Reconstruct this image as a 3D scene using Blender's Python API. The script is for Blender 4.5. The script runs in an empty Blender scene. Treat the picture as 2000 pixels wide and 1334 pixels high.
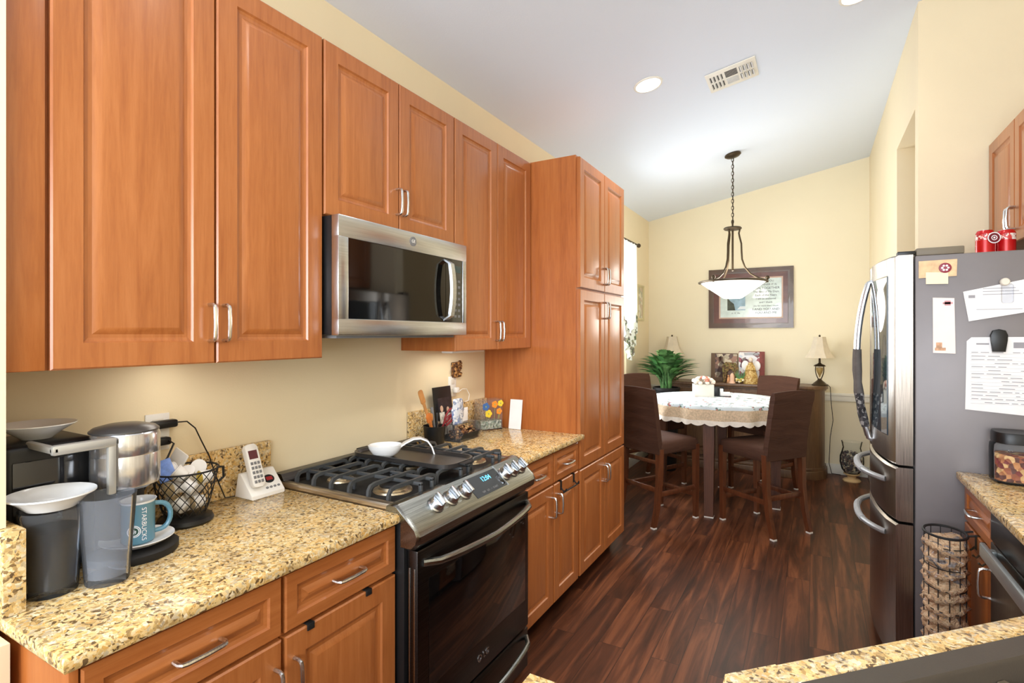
import bpy, bmesh, math, random
from mathutils import Matrix, Vector
random.seed(7)
PI = math.pi
C = bpy.context.scene.collection

# ------------------------------------------------------------------ colour and materials
def lin(c):
    return tuple(((v/255)/12.92 if v/255 <= .04045 else ((v/255+.055)/1.055)**2.4) for v in c) + (1.0,)

def new_mat(name):
    m = bpy.data.materials.new(name); m.use_nodes = True
    nt = m.node_tree
    return m, nt, nt.nodes['Principled BSDF']

def N(nt, kind, **kw):
    n = nt.nodes.new(kind)
    for k, v in kw.items():
        if k in n.inputs.keys(): n.inputs[k].default_value = v
        else: setattr(n, k, v)
    return n

def ramp(nt, fac, stops, interp='LINEAR'):
    r = nt.nodes.new('ShaderNodeValToRGB'); r.color_ramp.interpolation = interp
    e = r.color_ramp.elements
    while len(e) < len(stops): e.new(.5)
    for i, (p, c) in enumerate(stops):
        e[i].position = p; e[i].color = lin(c)
    nt.links.new(fac, r.inputs[0])
    return r.outputs[0]

def coords(nt, scale=(1, 1, 1), rot=(0, 0, 0), rnd=False):
    tc = nt.nodes.new('ShaderNodeTexCoord'); mp = nt.nodes.new('ShaderNodeMapping')
    mp.inputs['Scale'].default_value = scale; mp.inputs['Rotation'].default_value = rot
    if rnd:
        oi = nt.nodes.new('ShaderNodeObjectInfo'); mu = N(nt, 'ShaderNodeMath', operation='MULTIPLY'); mu.inputs[1].default_value = 37.0
        ad = N(nt, 'ShaderNodeVectorMath', operation='ADD')
        nt.links.new(oi.outputs['Random'], mu.inputs[0]); nt.links.new(tc.outputs['Object'], ad.inputs[0]); nt.links.new(mu.outputs[0], ad.inputs[1])
        nt.links.new(ad.outputs[0], mp.inputs['Vector'])
    else:
        nt.links.new(tc.outputs['Object'], mp.inputs['Vector'])
    return mp.outputs[0]

def noise(nt, vec, scale, detail=3, rough=.55, dist=0):
    n = N(nt, 'ShaderNodeTexNoise', Scale=scale, Detail=detail, Roughness=rough, Distortion=dist)
    nt.links.new(vec, n.inputs['Vector']); return n.outputs[0]

def bump(nt, b, h, strength, dist=.01):
    n = N(nt, 'ShaderNodeBump', Strength=strength, Distance=dist)
    nt.links.new(h, n.inputs['Height']); nt.links.new(n.outputs[0], b.inputs['Normal'])

def pbr(name, c, rough=.5, metal=0, var=0, vscale=6, bmp=0, bscale=60, trans=0, emis=0, coat=0, ior=1.45, alpha=1, spec=.5, sheen=0):
    m, nt, b = new_mat(name)
    b.inputs['Base Color'].default_value = lin(c); b.inputs['Roughness'].default_value = rough
    b.inputs['Metallic'].default_value = metal; b.inputs['Transmission Weight'].default_value = trans
    b.inputs['IOR'].default_value = ior; b.inputs['Coat Weight'].default_value = coat; b.inputs['Alpha'].default_value = alpha
    b.inputs['Specular IOR Level'].default_value = spec; b.inputs['Sheen Weight'].default_value = sheen
    if emis:
        b.inputs['Emission Color'].default_value = lin(c); b.inputs['Emission Strength'].default_value = emis
    v = coords(nt)
    if var:
        f = noise(nt, v, vscale, 4)
        d = tuple(max(0, k*(1-var)) for k in c); l = tuple(min(255, k*(1+var)) for k in c)
        nt.links.new(ramp(nt, f, [(.3, d), (.7, l)]), b.inputs['Base Color'])
    if bmp: bump(nt, b, noise(nt, v, bscale, 3), bmp)
    return m

def wood(name, dark, mid, light, axis='z', rough=.32, fine=1.0, coat=.15):
    m, nt, b = new_mat(name)
    lo, hi = 1.1, 16.0*fine
    sc = {'x': (lo, hi, hi), 'y': (hi, lo, hi), 'z': (hi, hi, lo)}[axis]
    v = coords(nt, sc, rnd=True)
    f1 = noise(nt, v, 1.6, 6, .6, 1.2); f2 = noise(nt, v, 7.0, 4, .7, .4)
    mx = N(nt, 'ShaderNodeMix', data_type='FLOAT'); mx.inputs['Factor'].default_value = .4
    nt.links.new(f1, mx.inputs[2]); nt.links.new(f2, mx.inputs[3])
    nt.links.new(ramp(nt, mx.outputs[0], [(.30, dark), (.48, mid), (.70, light)]), b.inputs['Base Color'])
    b.inputs['Roughness'].default_value = rough; b.inputs['Coat Weight'].default_value = coat; b.inputs['Coat Roughness'].default_value = .25
    return m

def granite(name):
    m, nt, b = new_mat(name)
    v = coords(nt)
    warp = N(nt, 'ShaderNodeTexNoise', Scale=45.0, Detail=4.0)
    nt.links.new(v, warp.inputs['Vector'])
    mixv = N(nt, 'ShaderNodeVectorMath', operation='MULTIPLY_ADD'); mixv.inputs[1].default_value = (.030, .030, .030)
    nt.links.new(warp.outputs['Color'], mixv.inputs[0]); nt.links.new(v, mixv.inputs[2])
    vo = N(nt, 'ShaderNodeTexVoronoi', Scale=145.0, Randomness=1.0, feature='SMOOTH_F1'); vo.inputs['Smoothness'].default_value = .25
    nt.links.new(mixv.outputs[0], vo.inputs['Vector'])
    sep = N(nt, 'ShaderNodeSeparateColor'); nt.links.new(vo.outputs['Color'], sep.inputs[0])
    base = ramp(nt, sep.outputs[0], [(.05, (104, 84, 60)), (.16, (176, 150, 108)), (.30, (214, 182, 120)), (.45, (238, 218, 170)), (.58, (216, 172, 98)), (.72, (240, 224, 182)), (.84, (188, 174, 150)), (.95, (244, 232, 204))])
    big = noise(nt, v, 14, 4, .6)
    tint = ramp(nt, big, [(.34, (196, 176, 150)), (.5, (250, 240, 222)), (.66, (255, 226, 168))])
    mu = N(nt, 'ShaderNodeMix', data_type='RGBA', blend_type='MULTIPLY'); mu.inputs['Factor'].default_value = .6
    nt.links.new(base, mu.inputs[6]); nt.links.new(tint, mu.inputs[7])
    dk = noise(nt, mixv.outputs[0], 85, 4, .7); dm = ramp(nt, dk, [(.585, (0, 0, 0)), (.66, (235, 235, 235))])
    m2 = N(nt, 'ShaderNodeMix', data_type='RGBA'); m2.inputs[7].default_value = lin((66, 52, 40))
    nt.links.new(dm, m2.inputs['Factor']); nt.links.new(mu.outputs[2], m2.inputs[6])
    nt.links.new(m2.outputs[2], b.inputs['Base Color'])
    b.inputs['Roughness'].default_value = .16
    return m

def floor_mat(name):
    m, nt, b = new_mat(name)
    v = coords(nt, (1, 1, 1), (0, 0, PI/2))
    br = N(nt, 'ShaderNodeTexBrick', Scale=1.0, offset=.37, offset_frequency=2)
    br.inputs['Brick Width'].default_value = 1.22; br.inputs['Row Height'].default_value = .126; br.inputs['Mortar Size'].default_value = .0012
    br.inputs['Color1'].default_value = (0, 0, 0, 1); br.inputs['Color2'].default_value = (1, 1, 1, 1); br.inputs['Mortar'].default_value = (.3, .3, .3, 1)
    nt.links.new(v, br.inputs['Vector'])
    sp = N(nt, 'ShaderNodeSeparateColor'); nt.links.new(br.outputs['Color'], sp.inputs[0])
    v2 = coords(nt, (11, .75, 1))
    off = N(nt, 'ShaderNodeVectorMath', operation='MULTIPLY_ADD'); off.inputs[1].default_value = (9, 9, 9)
    nt.links.new(br.outputs['Color'], off.inputs[0]); nt.links.new(v2, off.inputs[2])
    g = noise(nt, off.outputs[0], 1.5, 8, .60, .9)
    col = ramp(nt, g, [(.26, (38, 21, 14)), (.40, (68, 38, 24)), (.52, (96, 55, 35)), (.63, (128, 78, 50)), (.72, (104, 60, 39)), (.84, (72, 41, 28))])
    tn = ramp(nt, sp.outputs[0], [(0, (176, 160, 158)), (.5, (225, 215, 205)), (1, (255, 246, 235))])
    mu = N(nt, 'ShaderNodeMix', data_type='RGBA', blend_type='MULTIPLY'); mu.inputs['Factor'].default_value = .8
    nt.links.new(col, mu.inputs[6]); nt.links.new(tn, mu.inputs[7])
    mo = N(nt, 'ShaderNodeMix', data_type='RGBA'); mo.inputs[7].default_value = lin((28, 15, 10))
    nt.links.new(br.outputs['Fac'], mo.inputs['Factor']); nt.links.new(mu.outputs[2], mo.inputs[6])
    nt.links.new(mo.outputs[2], b.inputs['Base Color'])
    b.inputs['Roughness'].default_value = .40; b.inputs['Specular IOR Level'].default_value = .35
    bump(nt, b, g, .12, .004)
    return m

def thin_clear(name, tint, haze, hazecol=(236, 240, 246), rough=.04):
    """thin-walled clear plastic or glass: see-through with a mirror sheen and a little haze"""
    m, nt, b = new_mat(name)
    tr = N(nt, 'ShaderNodeBsdfTransparent'); tr.inputs[0].default_value = lin(tint)
    b.inputs['Base Color'].default_value = lin(hazecol); b.inputs['Roughness'].default_value = .5
    m1 = N(nt, 'ShaderNodeMixShader'); nz = noise(nt, coords(nt), 8, 2)
    mr = N(nt, 'ShaderNodeMapRange'); mr.inputs[3].default_value = haze*.7; mr.inputs[4].default_value = haze*1.3
    nt.links.new(nz, mr.inputs[0]); nt.links.new(mr.outputs[0], m1.inputs[0]); nt.links.new(tr.outputs[0], m1.inputs[1]); nt.links.new(b.outputs[0], m1.inputs[2])
    gl = N(nt, 'ShaderNodeBsdfGlossy'); gl.inputs['Roughness'].default_value = rough
    lw = N(nt, 'ShaderNodeLayerWeight'); lw.inputs['Blend'].default_value = .10
    m2 = N(nt, 'ShaderNodeMixShader'); nt.links.new(lw.outputs['Fresnel'], m2.inputs[0]); nt.links.new(m1.outputs[0], m2.inputs[1]); nt.links.new(gl.outputs[0], m2.inputs[2])
    nt.links.new(m2.outputs[0], nt.nodes['Material Output'].inputs[0])
    return m

def brushed(name, c, rough=.28, axis='y', metal=1.0, var=.12):
    m, nt, b = new_mat(name)
    sc = {'y': (90, 2, 90), 'z': (90, 90, 2), 'x': (2, 90, 90)}[axis]
    f = noise(nt, coords(nt, sc), 3, 3)
    nt.links.new(ramp(nt, f, [(.3, tuple(k*(1-var) for k in c)), (.7, tuple(min(255, k*(1+var)) for k in c))]), b.inputs['Base Color'])
    b.inputs['Metallic'].default_value = metal; b.inputs['Roughness'].default_value = rough
    return m

def speckle(name, base, spots, scale=40, lo=.58, rough=.8, bmp=0):
    """base colour with scattered coloured blotches"""
    m, nt, b = new_mat(name)
    v = coords(nt)
    vo = N(nt, 'ShaderNodeTexVoronoi', Scale=float(scale)); nt.links.new(v, vo.inputs['Vector'])
    sp = N(nt, 'ShaderNodeSeparateColor'); nt.links.new(vo.outputs['Color'], sp.inputs[0])
    k = len(spots)
    col = ramp(nt, sp.outputs[0], [(i/k, s) for i, s in enumerate(spots)], 'CONSTANT')
    msk = ramp(nt, noise(nt, v, scale*.35, 3, .6), [(lo, (0, 0, 0)), (lo+.05, (255, 255, 255))])
    mx = N(nt, 'ShaderNodeMix', data_type='RGBA'); mx.inputs[6].default_value = lin(base)
    nt.links.new(msk, mx.inputs['Factor']); nt.links.new(col, mx.inputs[7]); nt.links.new(mx.outputs[2], b.inputs['Base Color'])
    b.inputs['Roughness'].default_value = rough
    if bmp: bump(nt, b, vo.outputs['Distance'], bmp)
    return m

def cells(name, cols, scale, rough=.6, bmp=.0, warp=0.0):
    """random coloured cells (mixed dry contents, blurred prints)"""
    m, nt, b = new_mat(name)
    v = coords(nt)
    vo = N(nt, 'ShaderNodeTexVoronoi', Scale=float(scale)); nt.links.new(v, vo.inputs['Vector'])
    sp = N(nt, 'ShaderNodeSeparateColor'); nt.links.new(vo.outputs['Color'], sp.inputs[0])
    k = len(cols)
    nt.links.new(ramp(nt, sp.outputs[0], [(i/k, s) for i, s in enumerate(cols)], 'CONSTANT'), b.inputs['Base Color'])
    b.inputs['Roughness'].default_value = rough
    if bmp: bump(nt, b, vo.outputs['Distance'], bmp, .02)
    return m

M = {}
M['wall'] = pbr('wall_paint', (238, 222, 188), .75, var=.012, vscale=1.5, bmp=.04, bscale=160)
M['wall_far'] = pbr('dining_wall_paint', (240, 228, 198), .75, var=.012, vscale=1.2)
M['ceil'] = pbr('ceiling_paint', (226, 234, 246), .85, bmp=.08, bscale=120)
M['white_trim'] = pbr('white_trim_paint', (236, 232, 220), .45, var=.01)
M['floor'] = floor_mat('dark_plank_floor')
M['wood'] = wood('cherry_wood_vertical', (154, 86, 42), (172, 102, 52), (188, 118, 66), 'z', .30, 1, .3)
M['woodh'] = wood('cherry_wood_horizontal', (154, 86, 42), (172, 102, 52), (188, 118, 66), 'y', .30, 1, .3)
M['woodside'] = wood('cherry_side_panel', (152, 82, 36), (172, 98, 46), (186, 112, 56), 'z')
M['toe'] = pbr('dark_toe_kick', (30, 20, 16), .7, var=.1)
M['granite'] = granite('gold_granite')
M['chrome'] = brushed('satin_nickel', (205, 203, 198), .25, 'z')
M['steel'] = brushed('stainless_steel', (200, 204, 208), .27, 'y', 1.0, .045)
M['steelz'] = brushed('stainless_steel_vertical', (158, 150, 142), .27, 'z')
M['bsteel'] = brushed('black_stainless', (146, 148, 144), .26, 'y')
M['steelx'] = brushed('cooktop_steel', (196, 184, 168), .34, 'x')
M['bsteeld'] = brushed('dark_stainless', (74, 70, 68), .30, 'y')
M['blackgloss'] = pbr('black_glass', (8, 7, 7), .06, var=.05, coat=.5)
M['black'] = pbr('black_plastic', (20, 20, 21), .38, var=.06)
M['blackmat'] = pbr('black_matte', (24, 23, 23), .6, var=.08)
M['iron'] = pbr('cast_iron_grate', (74, 76, 78), .45, metal=.3, var=.15, bmp=.1)
M['burner'] = brushed('burner_alloy', (205, 190, 165), .35, 'x')
M['white_glaze'] = pbr('white_glazed_ceramic', (240, 240, 240), .15, var=.01, coat=.4)
M['white_plastic'] = pbr('white_plastic', (236, 233, 228), .4, var=.01)
M['grey_plastic'] = pbr('grey_plastic', (120, 120, 122), .5, var=.04)
M['paper'] = pbr('white_paper', (240, 238, 238), .85, var=.015, vscale=12)
M['print_grey'] = pbr('printed_grey', (156, 154, 160), .8, var=.05)
M['ink'] = pbr('dark_ink', (70, 70, 76), .8, var=.05)
M['fridge_side'] = pbr('grey_painted_steel', (122, 116, 116), .42, metal=.25, var=.02)
M['clear'] = thin_clear('clear_acrylic', (250, 251, 253), .03)
M['clear_tumbler'] = thin_clear('cloudy_tumbler_plastic', (246, 248, 252), .075, (224, 228, 236))
M['glass'] = thin_clear('clear_glass', (252, 253, 253), .02)
M['water'] = thin_clear('water', (240, 243, 247), .10, (214, 220, 230))
M['coffee'] = pbr('cold_coffee', (16, 13, 14), .15, var=.1)
M['teal'] = pbr('teal_glaze', (92, 138, 156), .25, var=.04, coat=.3)
M['bronze'] = pbr('aged_bronze', (74, 62, 46), .4, metal=.7, var=.12)
M['chairwood'] = wood('chair_walnut', (64, 32, 18), (92, 48, 26), (118, 66, 38), 'z', .35)
def cover_mat(name, c):
    m, nt, b = new_mat(name)
    f = noise(nt, coords(nt, (3, 3, 13)), 1.3, 3, .5, .8); g = noise(nt, coords(nt), 260, 2)
    nt.links.new(ramp(nt, f, [(.3, tuple(k*.95 for k in c)), (.7, tuple(k*1.05 for k in c))]), b.inputs['Base Color'])
    b.inputs['Roughness'].default_value = .85; b.inputs['Specular IOR Level'].default_value = .2
    bump(nt, b, f, .6, .012); return m
M['slip'] = cover_mat('brown_stretch_cover', (76, 50, 38))
M['felt'] = pbr('white_felt_pad', (222, 214, 204), .9, var=.03)
M['sidewood'] = wood('sideboard_walnut', (74, 50, 32), (96, 68, 44), (120, 88, 58), 'z', .4)
M['tablewood'] = wood('table_dark_wood', (66, 36, 22), (88, 50, 30), (108, 66, 42), 'z', .5, 1, .0)
M['cloth_top'] = speckle('white_floral_cloth', (206, 216, 220), [(70, 98, 92), (170, 92, 84), (84, 122, 96), (150, 170, 178)], 60, .555)
M['cloth_band'] = pbr('tan_lace_band', (206, 182, 152), .85, var=.10, vscale=70, bmp=.2, bscale=160)
M['lace'] = pbr('white_lace', (236, 226, 212), .85, var=.03, vscale=50)
M['leaf'] = pbr('glossy_leaf', (112, 156, 96), .34, var=.35, vscale=9)
M['leafd'] = pbr('dark_leaf', (78, 122, 70), .34, var=.3, vscale=9)
M['shade'] = pbr('lamp_shade_fabric', (214, 200, 176), .8, var=.03, vscale=20)
M['bowl_glow'] = pbr('lit_frosted_glass', (255, 250, 240), .4, emis=2.2, var=.01)
M['can_glow'] = pbr('lit_downlight', (255, 252, 246), .4, emis=9, var=.005)
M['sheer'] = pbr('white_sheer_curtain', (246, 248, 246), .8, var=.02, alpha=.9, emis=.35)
M['sheer_floral'] = speckle('floral_curtain_hem', (236, 240, 230), [(96, 112, 84), (150, 150, 120), (120, 110, 100)], 40, .5, .85)
M['photo_a'] = cells('photo_print_woodland', [(120, 84, 62), (206, 190, 160), (94, 64, 50), (152, 110, 84), (176, 160, 132), (70, 44, 38)], 22, .4)
M['photo_b'] = cells('photo_print_winter', [(226, 224, 226), (150, 70, 78), (200, 206, 214), (112, 60, 62), (232, 226, 220)], 20, .4)
M['dark_red'] = pbr('dark_red_cloth_print', (96, 40, 34), .6, var=.25, vscale=30)
M['red'] = pbr('red_metal', (196, 20, 24), .25, metal=.2, var=.06, coat=.3)
M['potpourri'] = cells('mixed_dry_pieces', [(160, 84, 48), (206, 140, 84), (96, 44, 30), (224, 180, 120), (130, 40, 34), (184, 118, 70)], 55, .7, .6)
M['walnut'] = cells('walnut_pieces', [(70, 40, 24), (142, 98, 60), (190, 150, 100), (44, 26, 18), (110, 70, 42)], 60, .7, .6)
M['shells'] = cells('dark_mixed_shells', [(60, 44, 34), (110, 84, 62), (196, 176, 140), (36, 26, 20), (90, 66, 56)], 45, .6, .5)
M['tan_wood'] = pbr('pale_utensil_wood', (198, 140, 82), .55, var=.12, vscale=14)
M['orange_wood'] = pbr('orange_utensil_wood', (204, 118, 54), .5, var=.1, vscale=14)
M['gold'] = cells('gold_brocade', [(196, 160, 88), (214, 184, 120), (170, 128, 62)], 90, .5, .2)

# ------------------------------------------------------------------ mesh builder
def basis(origin, ux, uy, uz):
    m = Matrix((Vector(ux), Vector(uy), Vector(uz))).transposed().to_4x4(); m.translation = Vector(origin); return m

class MB:
    def __init__(self): self.bm = bmesh.new(); self.mi = 0; self.T = None
    def _v(self, p):
        p = Vector(p); return self.bm.verts.new(self.T @ p if self.T is not None else p)
    def _f(self, vs):
        try:
            f = self.bm.faces.new(vs); f.material_index = self.mi; return f
        except ValueError: return None
    def box(self, a, b, bev=0, seg=2):
        x0, y0, z0 = a; x1, y1, z1 = b
        v = [self._v(p) for p in ((x0,y0,z0),(x1,y0,z0),(x1,y1,z0),(x0,y1,z0),(x0,y0,z1),(x1,y0,z1),(x1,y1,z1),(x0,y1,z1))]
        fs = [self._f([v[i] for i in q]) for q in ((3,2,1,0),(4,5,6,7),(0,1,5,4),(1,2,6,5),(2,3,7,6),(3,0,4,7))]
        if bev:
            es = list({e for f in fs for e in f.edges})
            r = bmesh.ops.bevel(self.bm, geom=es, offset=bev, segments=seg, profile=.5, affect='EDGES')
            for f in r['faces']: f.material_index = self.mi
        return self
    def loft(self, rings, cap=True, closed=True):
        R = [[self._v(p) for p in r] for r in rings]
        n = len(R[0])
        for a, b in zip(R, R[1:]):
            for i in range(n if closed else n-1):
                j = (i+1) % n; self._f([a[i], a[j], b[j], b[i]])
        if cap:
            self._f(R[0][::-1]); self._f(R[-1])
        return self
    def lathe(self, prof, c=(0,0,0), n=24, sx=1, sy=1):
        cx, cy, cz = c; rings = []
        for r, z in prof:
            if r < 1e-6: rings.append([self._v((cx, cy, cz+z))])
            else: rings.append([self._v((cx+r*sx*math.cos(2*PI*i/n), cy+r*sy*math.sin(2*PI*i/n), cz+z)) for i in range(n)])
        for a, b in zip(rings, rings[1:]):
            for i in range(n):
                j = (i+1) % n
                if len(a) == 1 and len(b) == 1: continue
                if len(a) == 1: self._f([a[0], b[j], b[i]])
                elif len(b) == 1: self._f([a[i], a[j], b[0]])
                else: self._f([a[i], a[j], b[j], b[i]])
        return self
    def tube(self, pts, r=.005, n=8, closed=False, cap=True, flat=1.0):
        P = [Vector(p) for p in pts]; k = len(P)
        rs = r if isinstance(r, (list, tuple)) else [r]*k
        def tan(i):
            if closed: return (P[(i+1) % k]-P[i-1]).normalized()
            return (P[min(i+1, k-1)]-P[max(i-1, 0)]).normalized()
        t = tan(0); up = Vector((0,0,1)) if abs(t.z) < .9 else Vector((1,0,0))
        nrm = (up - t*up.dot(t)).normalized(); rings = []
        for i in range(k):
            t = tan(i); nrm = (nrm - t*nrm.dot(t)).normalized(); bi = t.cross(nrm)
            rings.append([P[i] + nrm*rs[i]*math.cos(2*PI*j/n) + bi*rs[i]*flat*math.sin(2*PI*j/n) for j in range(n)])
        if closed: rings.append(rings[0])
        return self.loft(rings, cap=cap and not closed)
    def prism(self, poly, z0, z1, bev=0):
        b = [self._v((x, y, z0)) for x, y in poly]; t = [self._v((x, y, z1)) for x, y in poly]; n = len(poly)
        fs = [self._f(b[::-1]), self._f(t)] + [self._f([b[i], b[(i+1) % n], t[(i+1) % n], t[i]]) for i in range(n)]
        if bev:
            es = [e for e in fs[1].edges]+[e for e in fs[0].edges]
            bmesh.ops.bevel(self.bm, geom=es, offset=bev, segments=2, profile=.5, affect='EDGES')
        return self
    def sphere(self, c, r, s=(1,1,1), n=14, m=8):
        return_prof = [(math.sin(PI*i/m), -math.cos(PI*i/m)) for i in range(m+1)]
        cx, cy, cz = c; rings = []
        for a, z in return_prof:
            if a < 1e-6: rings.append([self._v((cx, cy, cz+z*r*s[2]))])
            else: rings.append([self._v((cx+a*r*s[0]*math.cos(2*PI*i/n), cy+a*r*s[1]*math.sin(2*PI*i/n), cz+z*r*s[2])) for i in range(n)])
        for a, b in zip(rings, rings[1:]):
            for i in range(n):
                j = (i+1) % n
                if len(a) == 1: self._f([a[0], b[j], b[i]])
                elif len(b) == 1: self._f([a[i], a[j], b[0]])
                else: self._f([a[i], a[j], b[j], b[i]])
        return self
    def build(self, name, mats, parent=None, loc=None, smooth=.6):
        bm = self.bm
        bmesh.ops.recalc_face_normals(bm, faces=bm.faces)
        o0 = Vector(loc) if loc is not None else (root_loc(parent) if parent is not None else Vector((0,0,0)))
        bmesh.ops.translate(bm, vec=-o0, verts=bm.verts)
        for f in bm.faces: f.smooth = True
        for e in bm.edges:
            if len(e.link_faces) != 2 or e.calc_face_angle(0) > smooth: e.smooth = False
        me = bpy.data.meshes.new(name); bm.to_mesh(me); bm.free()
        for mm in (mats if isinstance(mats, (list, tuple)) else [mats]): me.materials.append(mm)
        o = bpy.data.objects.new(name, me); C.objects.link(o)
        if parent is not None: o.parent = parent
        elif loc is not None: o.location = loc
        return o

def root_loc(o):
    while o.parent is not None: o = o.parent
    return o.location.copy()

def tag(o, label=None, cat=None, group=None, kind=None):
    if label: o['label'] = label
    if cat: o['category'] = cat
    if group: o['group'] = group
    if kind: o['kind'] = kind
    return o

def thing(name, label, cat, loc=(0,0,0), rz=0, group=None):
    o = bpy.data.objects.new(name, None); C.objects.link(o)
    o.location = loc; o.rotation_euler = (0, 0, rz); o.empty_display_size = .05
    return tag(o, label, cat, group)

def copy_tree(o, parent=None):
    c = o.copy(); C.objects.link(c)
    if parent is not None: c.parent = parent
    for ch in list(o.children): copy_tree(ch, c)
    return c

def struct(mb, name, m): return tag(mb.build(name, m), kind='structure')

def text(name, body, size, m, parent, mat4, extrude=.0004, align='CENTER'):
    cu = bpy.data.curves.new(name, 'FONT'); cu.body = body; cu.size = size; cu.extrude = extrude; cu.resolution_u = 3
    cu.align_x = align; cu.align_y = 'CENTER'
    tmp = bpy.data.objects.new(name, cu); C.objects.link(tmp)
    me = bpy.data.meshes.new_from_object(tmp.evaluated_get(bpy.context.evaluated_depsgraph_get()))
    bpy.data.objects.remove(tmp); bpy.data.curves.remove(cu)
    me.transform(Matrix.Translation(-root_loc(parent)) @ mat4); me.materials.clear(); me.materials.append(m)
    o = bpy.data.objects.new(name, me); C.objects.link(o); o.parent = parent
    return o

def face_px(p): return basis(p, (0,1,0), (0,0,1), (1,0,0))     # lettering that faces +x
def face_my(p): return basis(p, (1,0,0), (0,0,1), (0,-1,0))    # lettering that faces -y

# ------------------------------------------------------------------ room shell
YF = 6.6            # far wall
XR = 2.285          # dining right wall
XK = 2.93           # kitchen right wall
YR = 3.66           # return wall beside the refrigerator
SL = .19            # ceiling slope
def zc(x): return 2.88 + SL*x
b = MB(); b.box((-2.5, -3.6, -.05), (3.8, YF+.12, 0)); struct(b, 'floor', M['floor'])
b = MB(); xs = (-.14, 3.6)
b.loft([[(xs[0], y, zc(xs[0])), (xs[1], y, zc(xs[1])), (xs[1], y, zc(xs[1])+.1), (xs[0], y, zc(xs[0])+.1)] for y in (-3.6, YF+.12)]); struct(b, 'ceiling', M['ceil'])
# left wall with the dining window opening
WY0, WY1, WZ0, WZ1 = 4.55, 5.68, .72, 2.36
b = MB()
b.box((-.12, .30, 0), (0, WY0, 2.9)); b.box((-.12, WY1, 0), (0, YF, 2.9)); b.box((-.12, WY0, 0), (0, WY1, WZ0)); b.box((-.12, WY0, WZ1), (0, WY1, 2.9))
struct(b, 'wall_left', M['wall'])
b = MB(); b.prism([(-.12, YF), (XR+.12, YF), (XR+.12, YF+.1), (-.12, YF+.1)], 0, 3.5); struct(b, 'wall_far', M['wall_far'])
# right dining wall with a tall opening
OY0, OY1, OZ = 3.71, 4.52, 2.76
b = MB(); b.box((XR, OY1, 0), (XR+.12, YF, 3.45)); b.box((XR, YR+.1, OZ), (XR+.12, OY1, 3.45)); struct(b, 'wall_right', M['wall'])
b = MB(); b.box((XR, YR, 0), (XK+.1, YR+.1, 3.6)); struct(b, 'wall_return', M['wall'])
b = MB(); b.box((XK, -3.6, 0), (XK+.1, YR, 3.6)); struct(b, 'wall_kitchen', M['wall'])
b = MB(); b.box((XR+.12, OY1, 0), (3.5, OY1+.1, OZ)); b.box((3.4, YR+.1, 0), (3.5, OY1, OZ)); b.box((XR+.12, YR+.1, OZ), (3.5, OY1+.1, OZ+.1)); struct(b, 'wall_hall', M['wall'])
# short wall closing the near end of the left run
b = MB(); b.box((0, .30, 0), (.353, .418, 2.94)); b.box((0, .418, 1.0865), (.353, .4355, 2.94)); b.box((.353, .30, 0), (.43, .418, .882)); struct(b, 'wall_near', M['wall'])
# trims
b = MB(); b.box((0, YF-.02, .775), (XR, YF, .855), .004); b.box((0, YF-.032, .83), (XR, YF, .86), .006); struct(b, 'trim_1', M['white_trim'])
b = MB(); b.box((0, YF-.015, 0), (XR, YF, .11), .004); struct(b, 'baseboard_far', M['white_trim'])
b = MB(); b.box((XR-.015, OY1, 0), (XR, YF-.015, .11), .004); struct(b, 'baseboard_right', M['white_trim'])
b = MB(); b.box((0, 3.64, 0), (.015, YF-.015, .11), .004); struct(b, 'baseboard_left', M['white_trim'])
# window
w = tag(MB().box((-.10, WY0, WZ0), (-.04, WY0+.05, WZ1)).box((-.10, WY1-.05, WZ0), (-.04, WY1, WZ1)).box((-.10, WY0+.05, WZ0), (-.04, WY1-.05, WZ0+.05)).box((-.10, WY0+.05, WZ1-.05), (-.04, WY1-.05, WZ1)).box((-.09, WY0+.05, 1.5), (-.05, WY1-.05, 1.54)).build('window_1', M['white_trim']), kind='structure')
MB().box((-.072, WY0+.05, WZ0+.05), (-.068, WY1-.05, WZ1-.05)).build('window_pane', M['glass'], w)

# ------------------------------------------------------------------ cabinet helpers
def panel(mb, x, s, a0, a1, z0, z1, frame=.06, th=.019):
    """raised-panel front; a runs along y, depth along s*x"""
    rings = [(0, -th), (0, -.004), (.004, 0), (frame, 0), (frame+.004, -.006), (frame+.012, -.0085), (frame+.020, -.0085), (frame+.036, -.001), (frame+.039, -.0005)]
    R = []
    for i, d in rings:
        R.append([(x+s*(th+d), a0+i, z0+i), (x+s*(th+d), a1-i, z0+i), (x+s*(th+d), a1-i, z1-i), (x+s*(th+d), a0+i, z1-i)])
    mb.loft(R)

def pull(x, s, a, z, vert=True, L=.10, out=.03, r=.0052):
    h = L/2; d = x+s*out
    prof = [(-h, x), (-h, x+s*(out-.01)), (-h+.004, x+s*(out-.003)), (-h+.012, d), (0, d+s*.002), (h-.012, d), (h-.004, x+s*(out-.003)), (h, x+s*(out-.01)), (h, x)]
    pts = [(q, a, z+t) if vert else (q, a+t, z) for t, q in prof]
    return MB().tube(pts, r, 8)

def door(parent, x, s, a0, a1, z0, z1, hand=None, vert=True, name='door', frame=.06, hname='handle', wm=None):
    mb = MB(); panel(mb, x, s, a0, a1, z0, z1, frame)
    d = mb.build(name, wm or (M['wood'] if name == 'door' else M['woodh']), parent, smooth=.3)
    if hand: pull(x+s*.019, s, hand[0], hand[1], vert).build(hname, M['chrome'], d)
    return d

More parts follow.
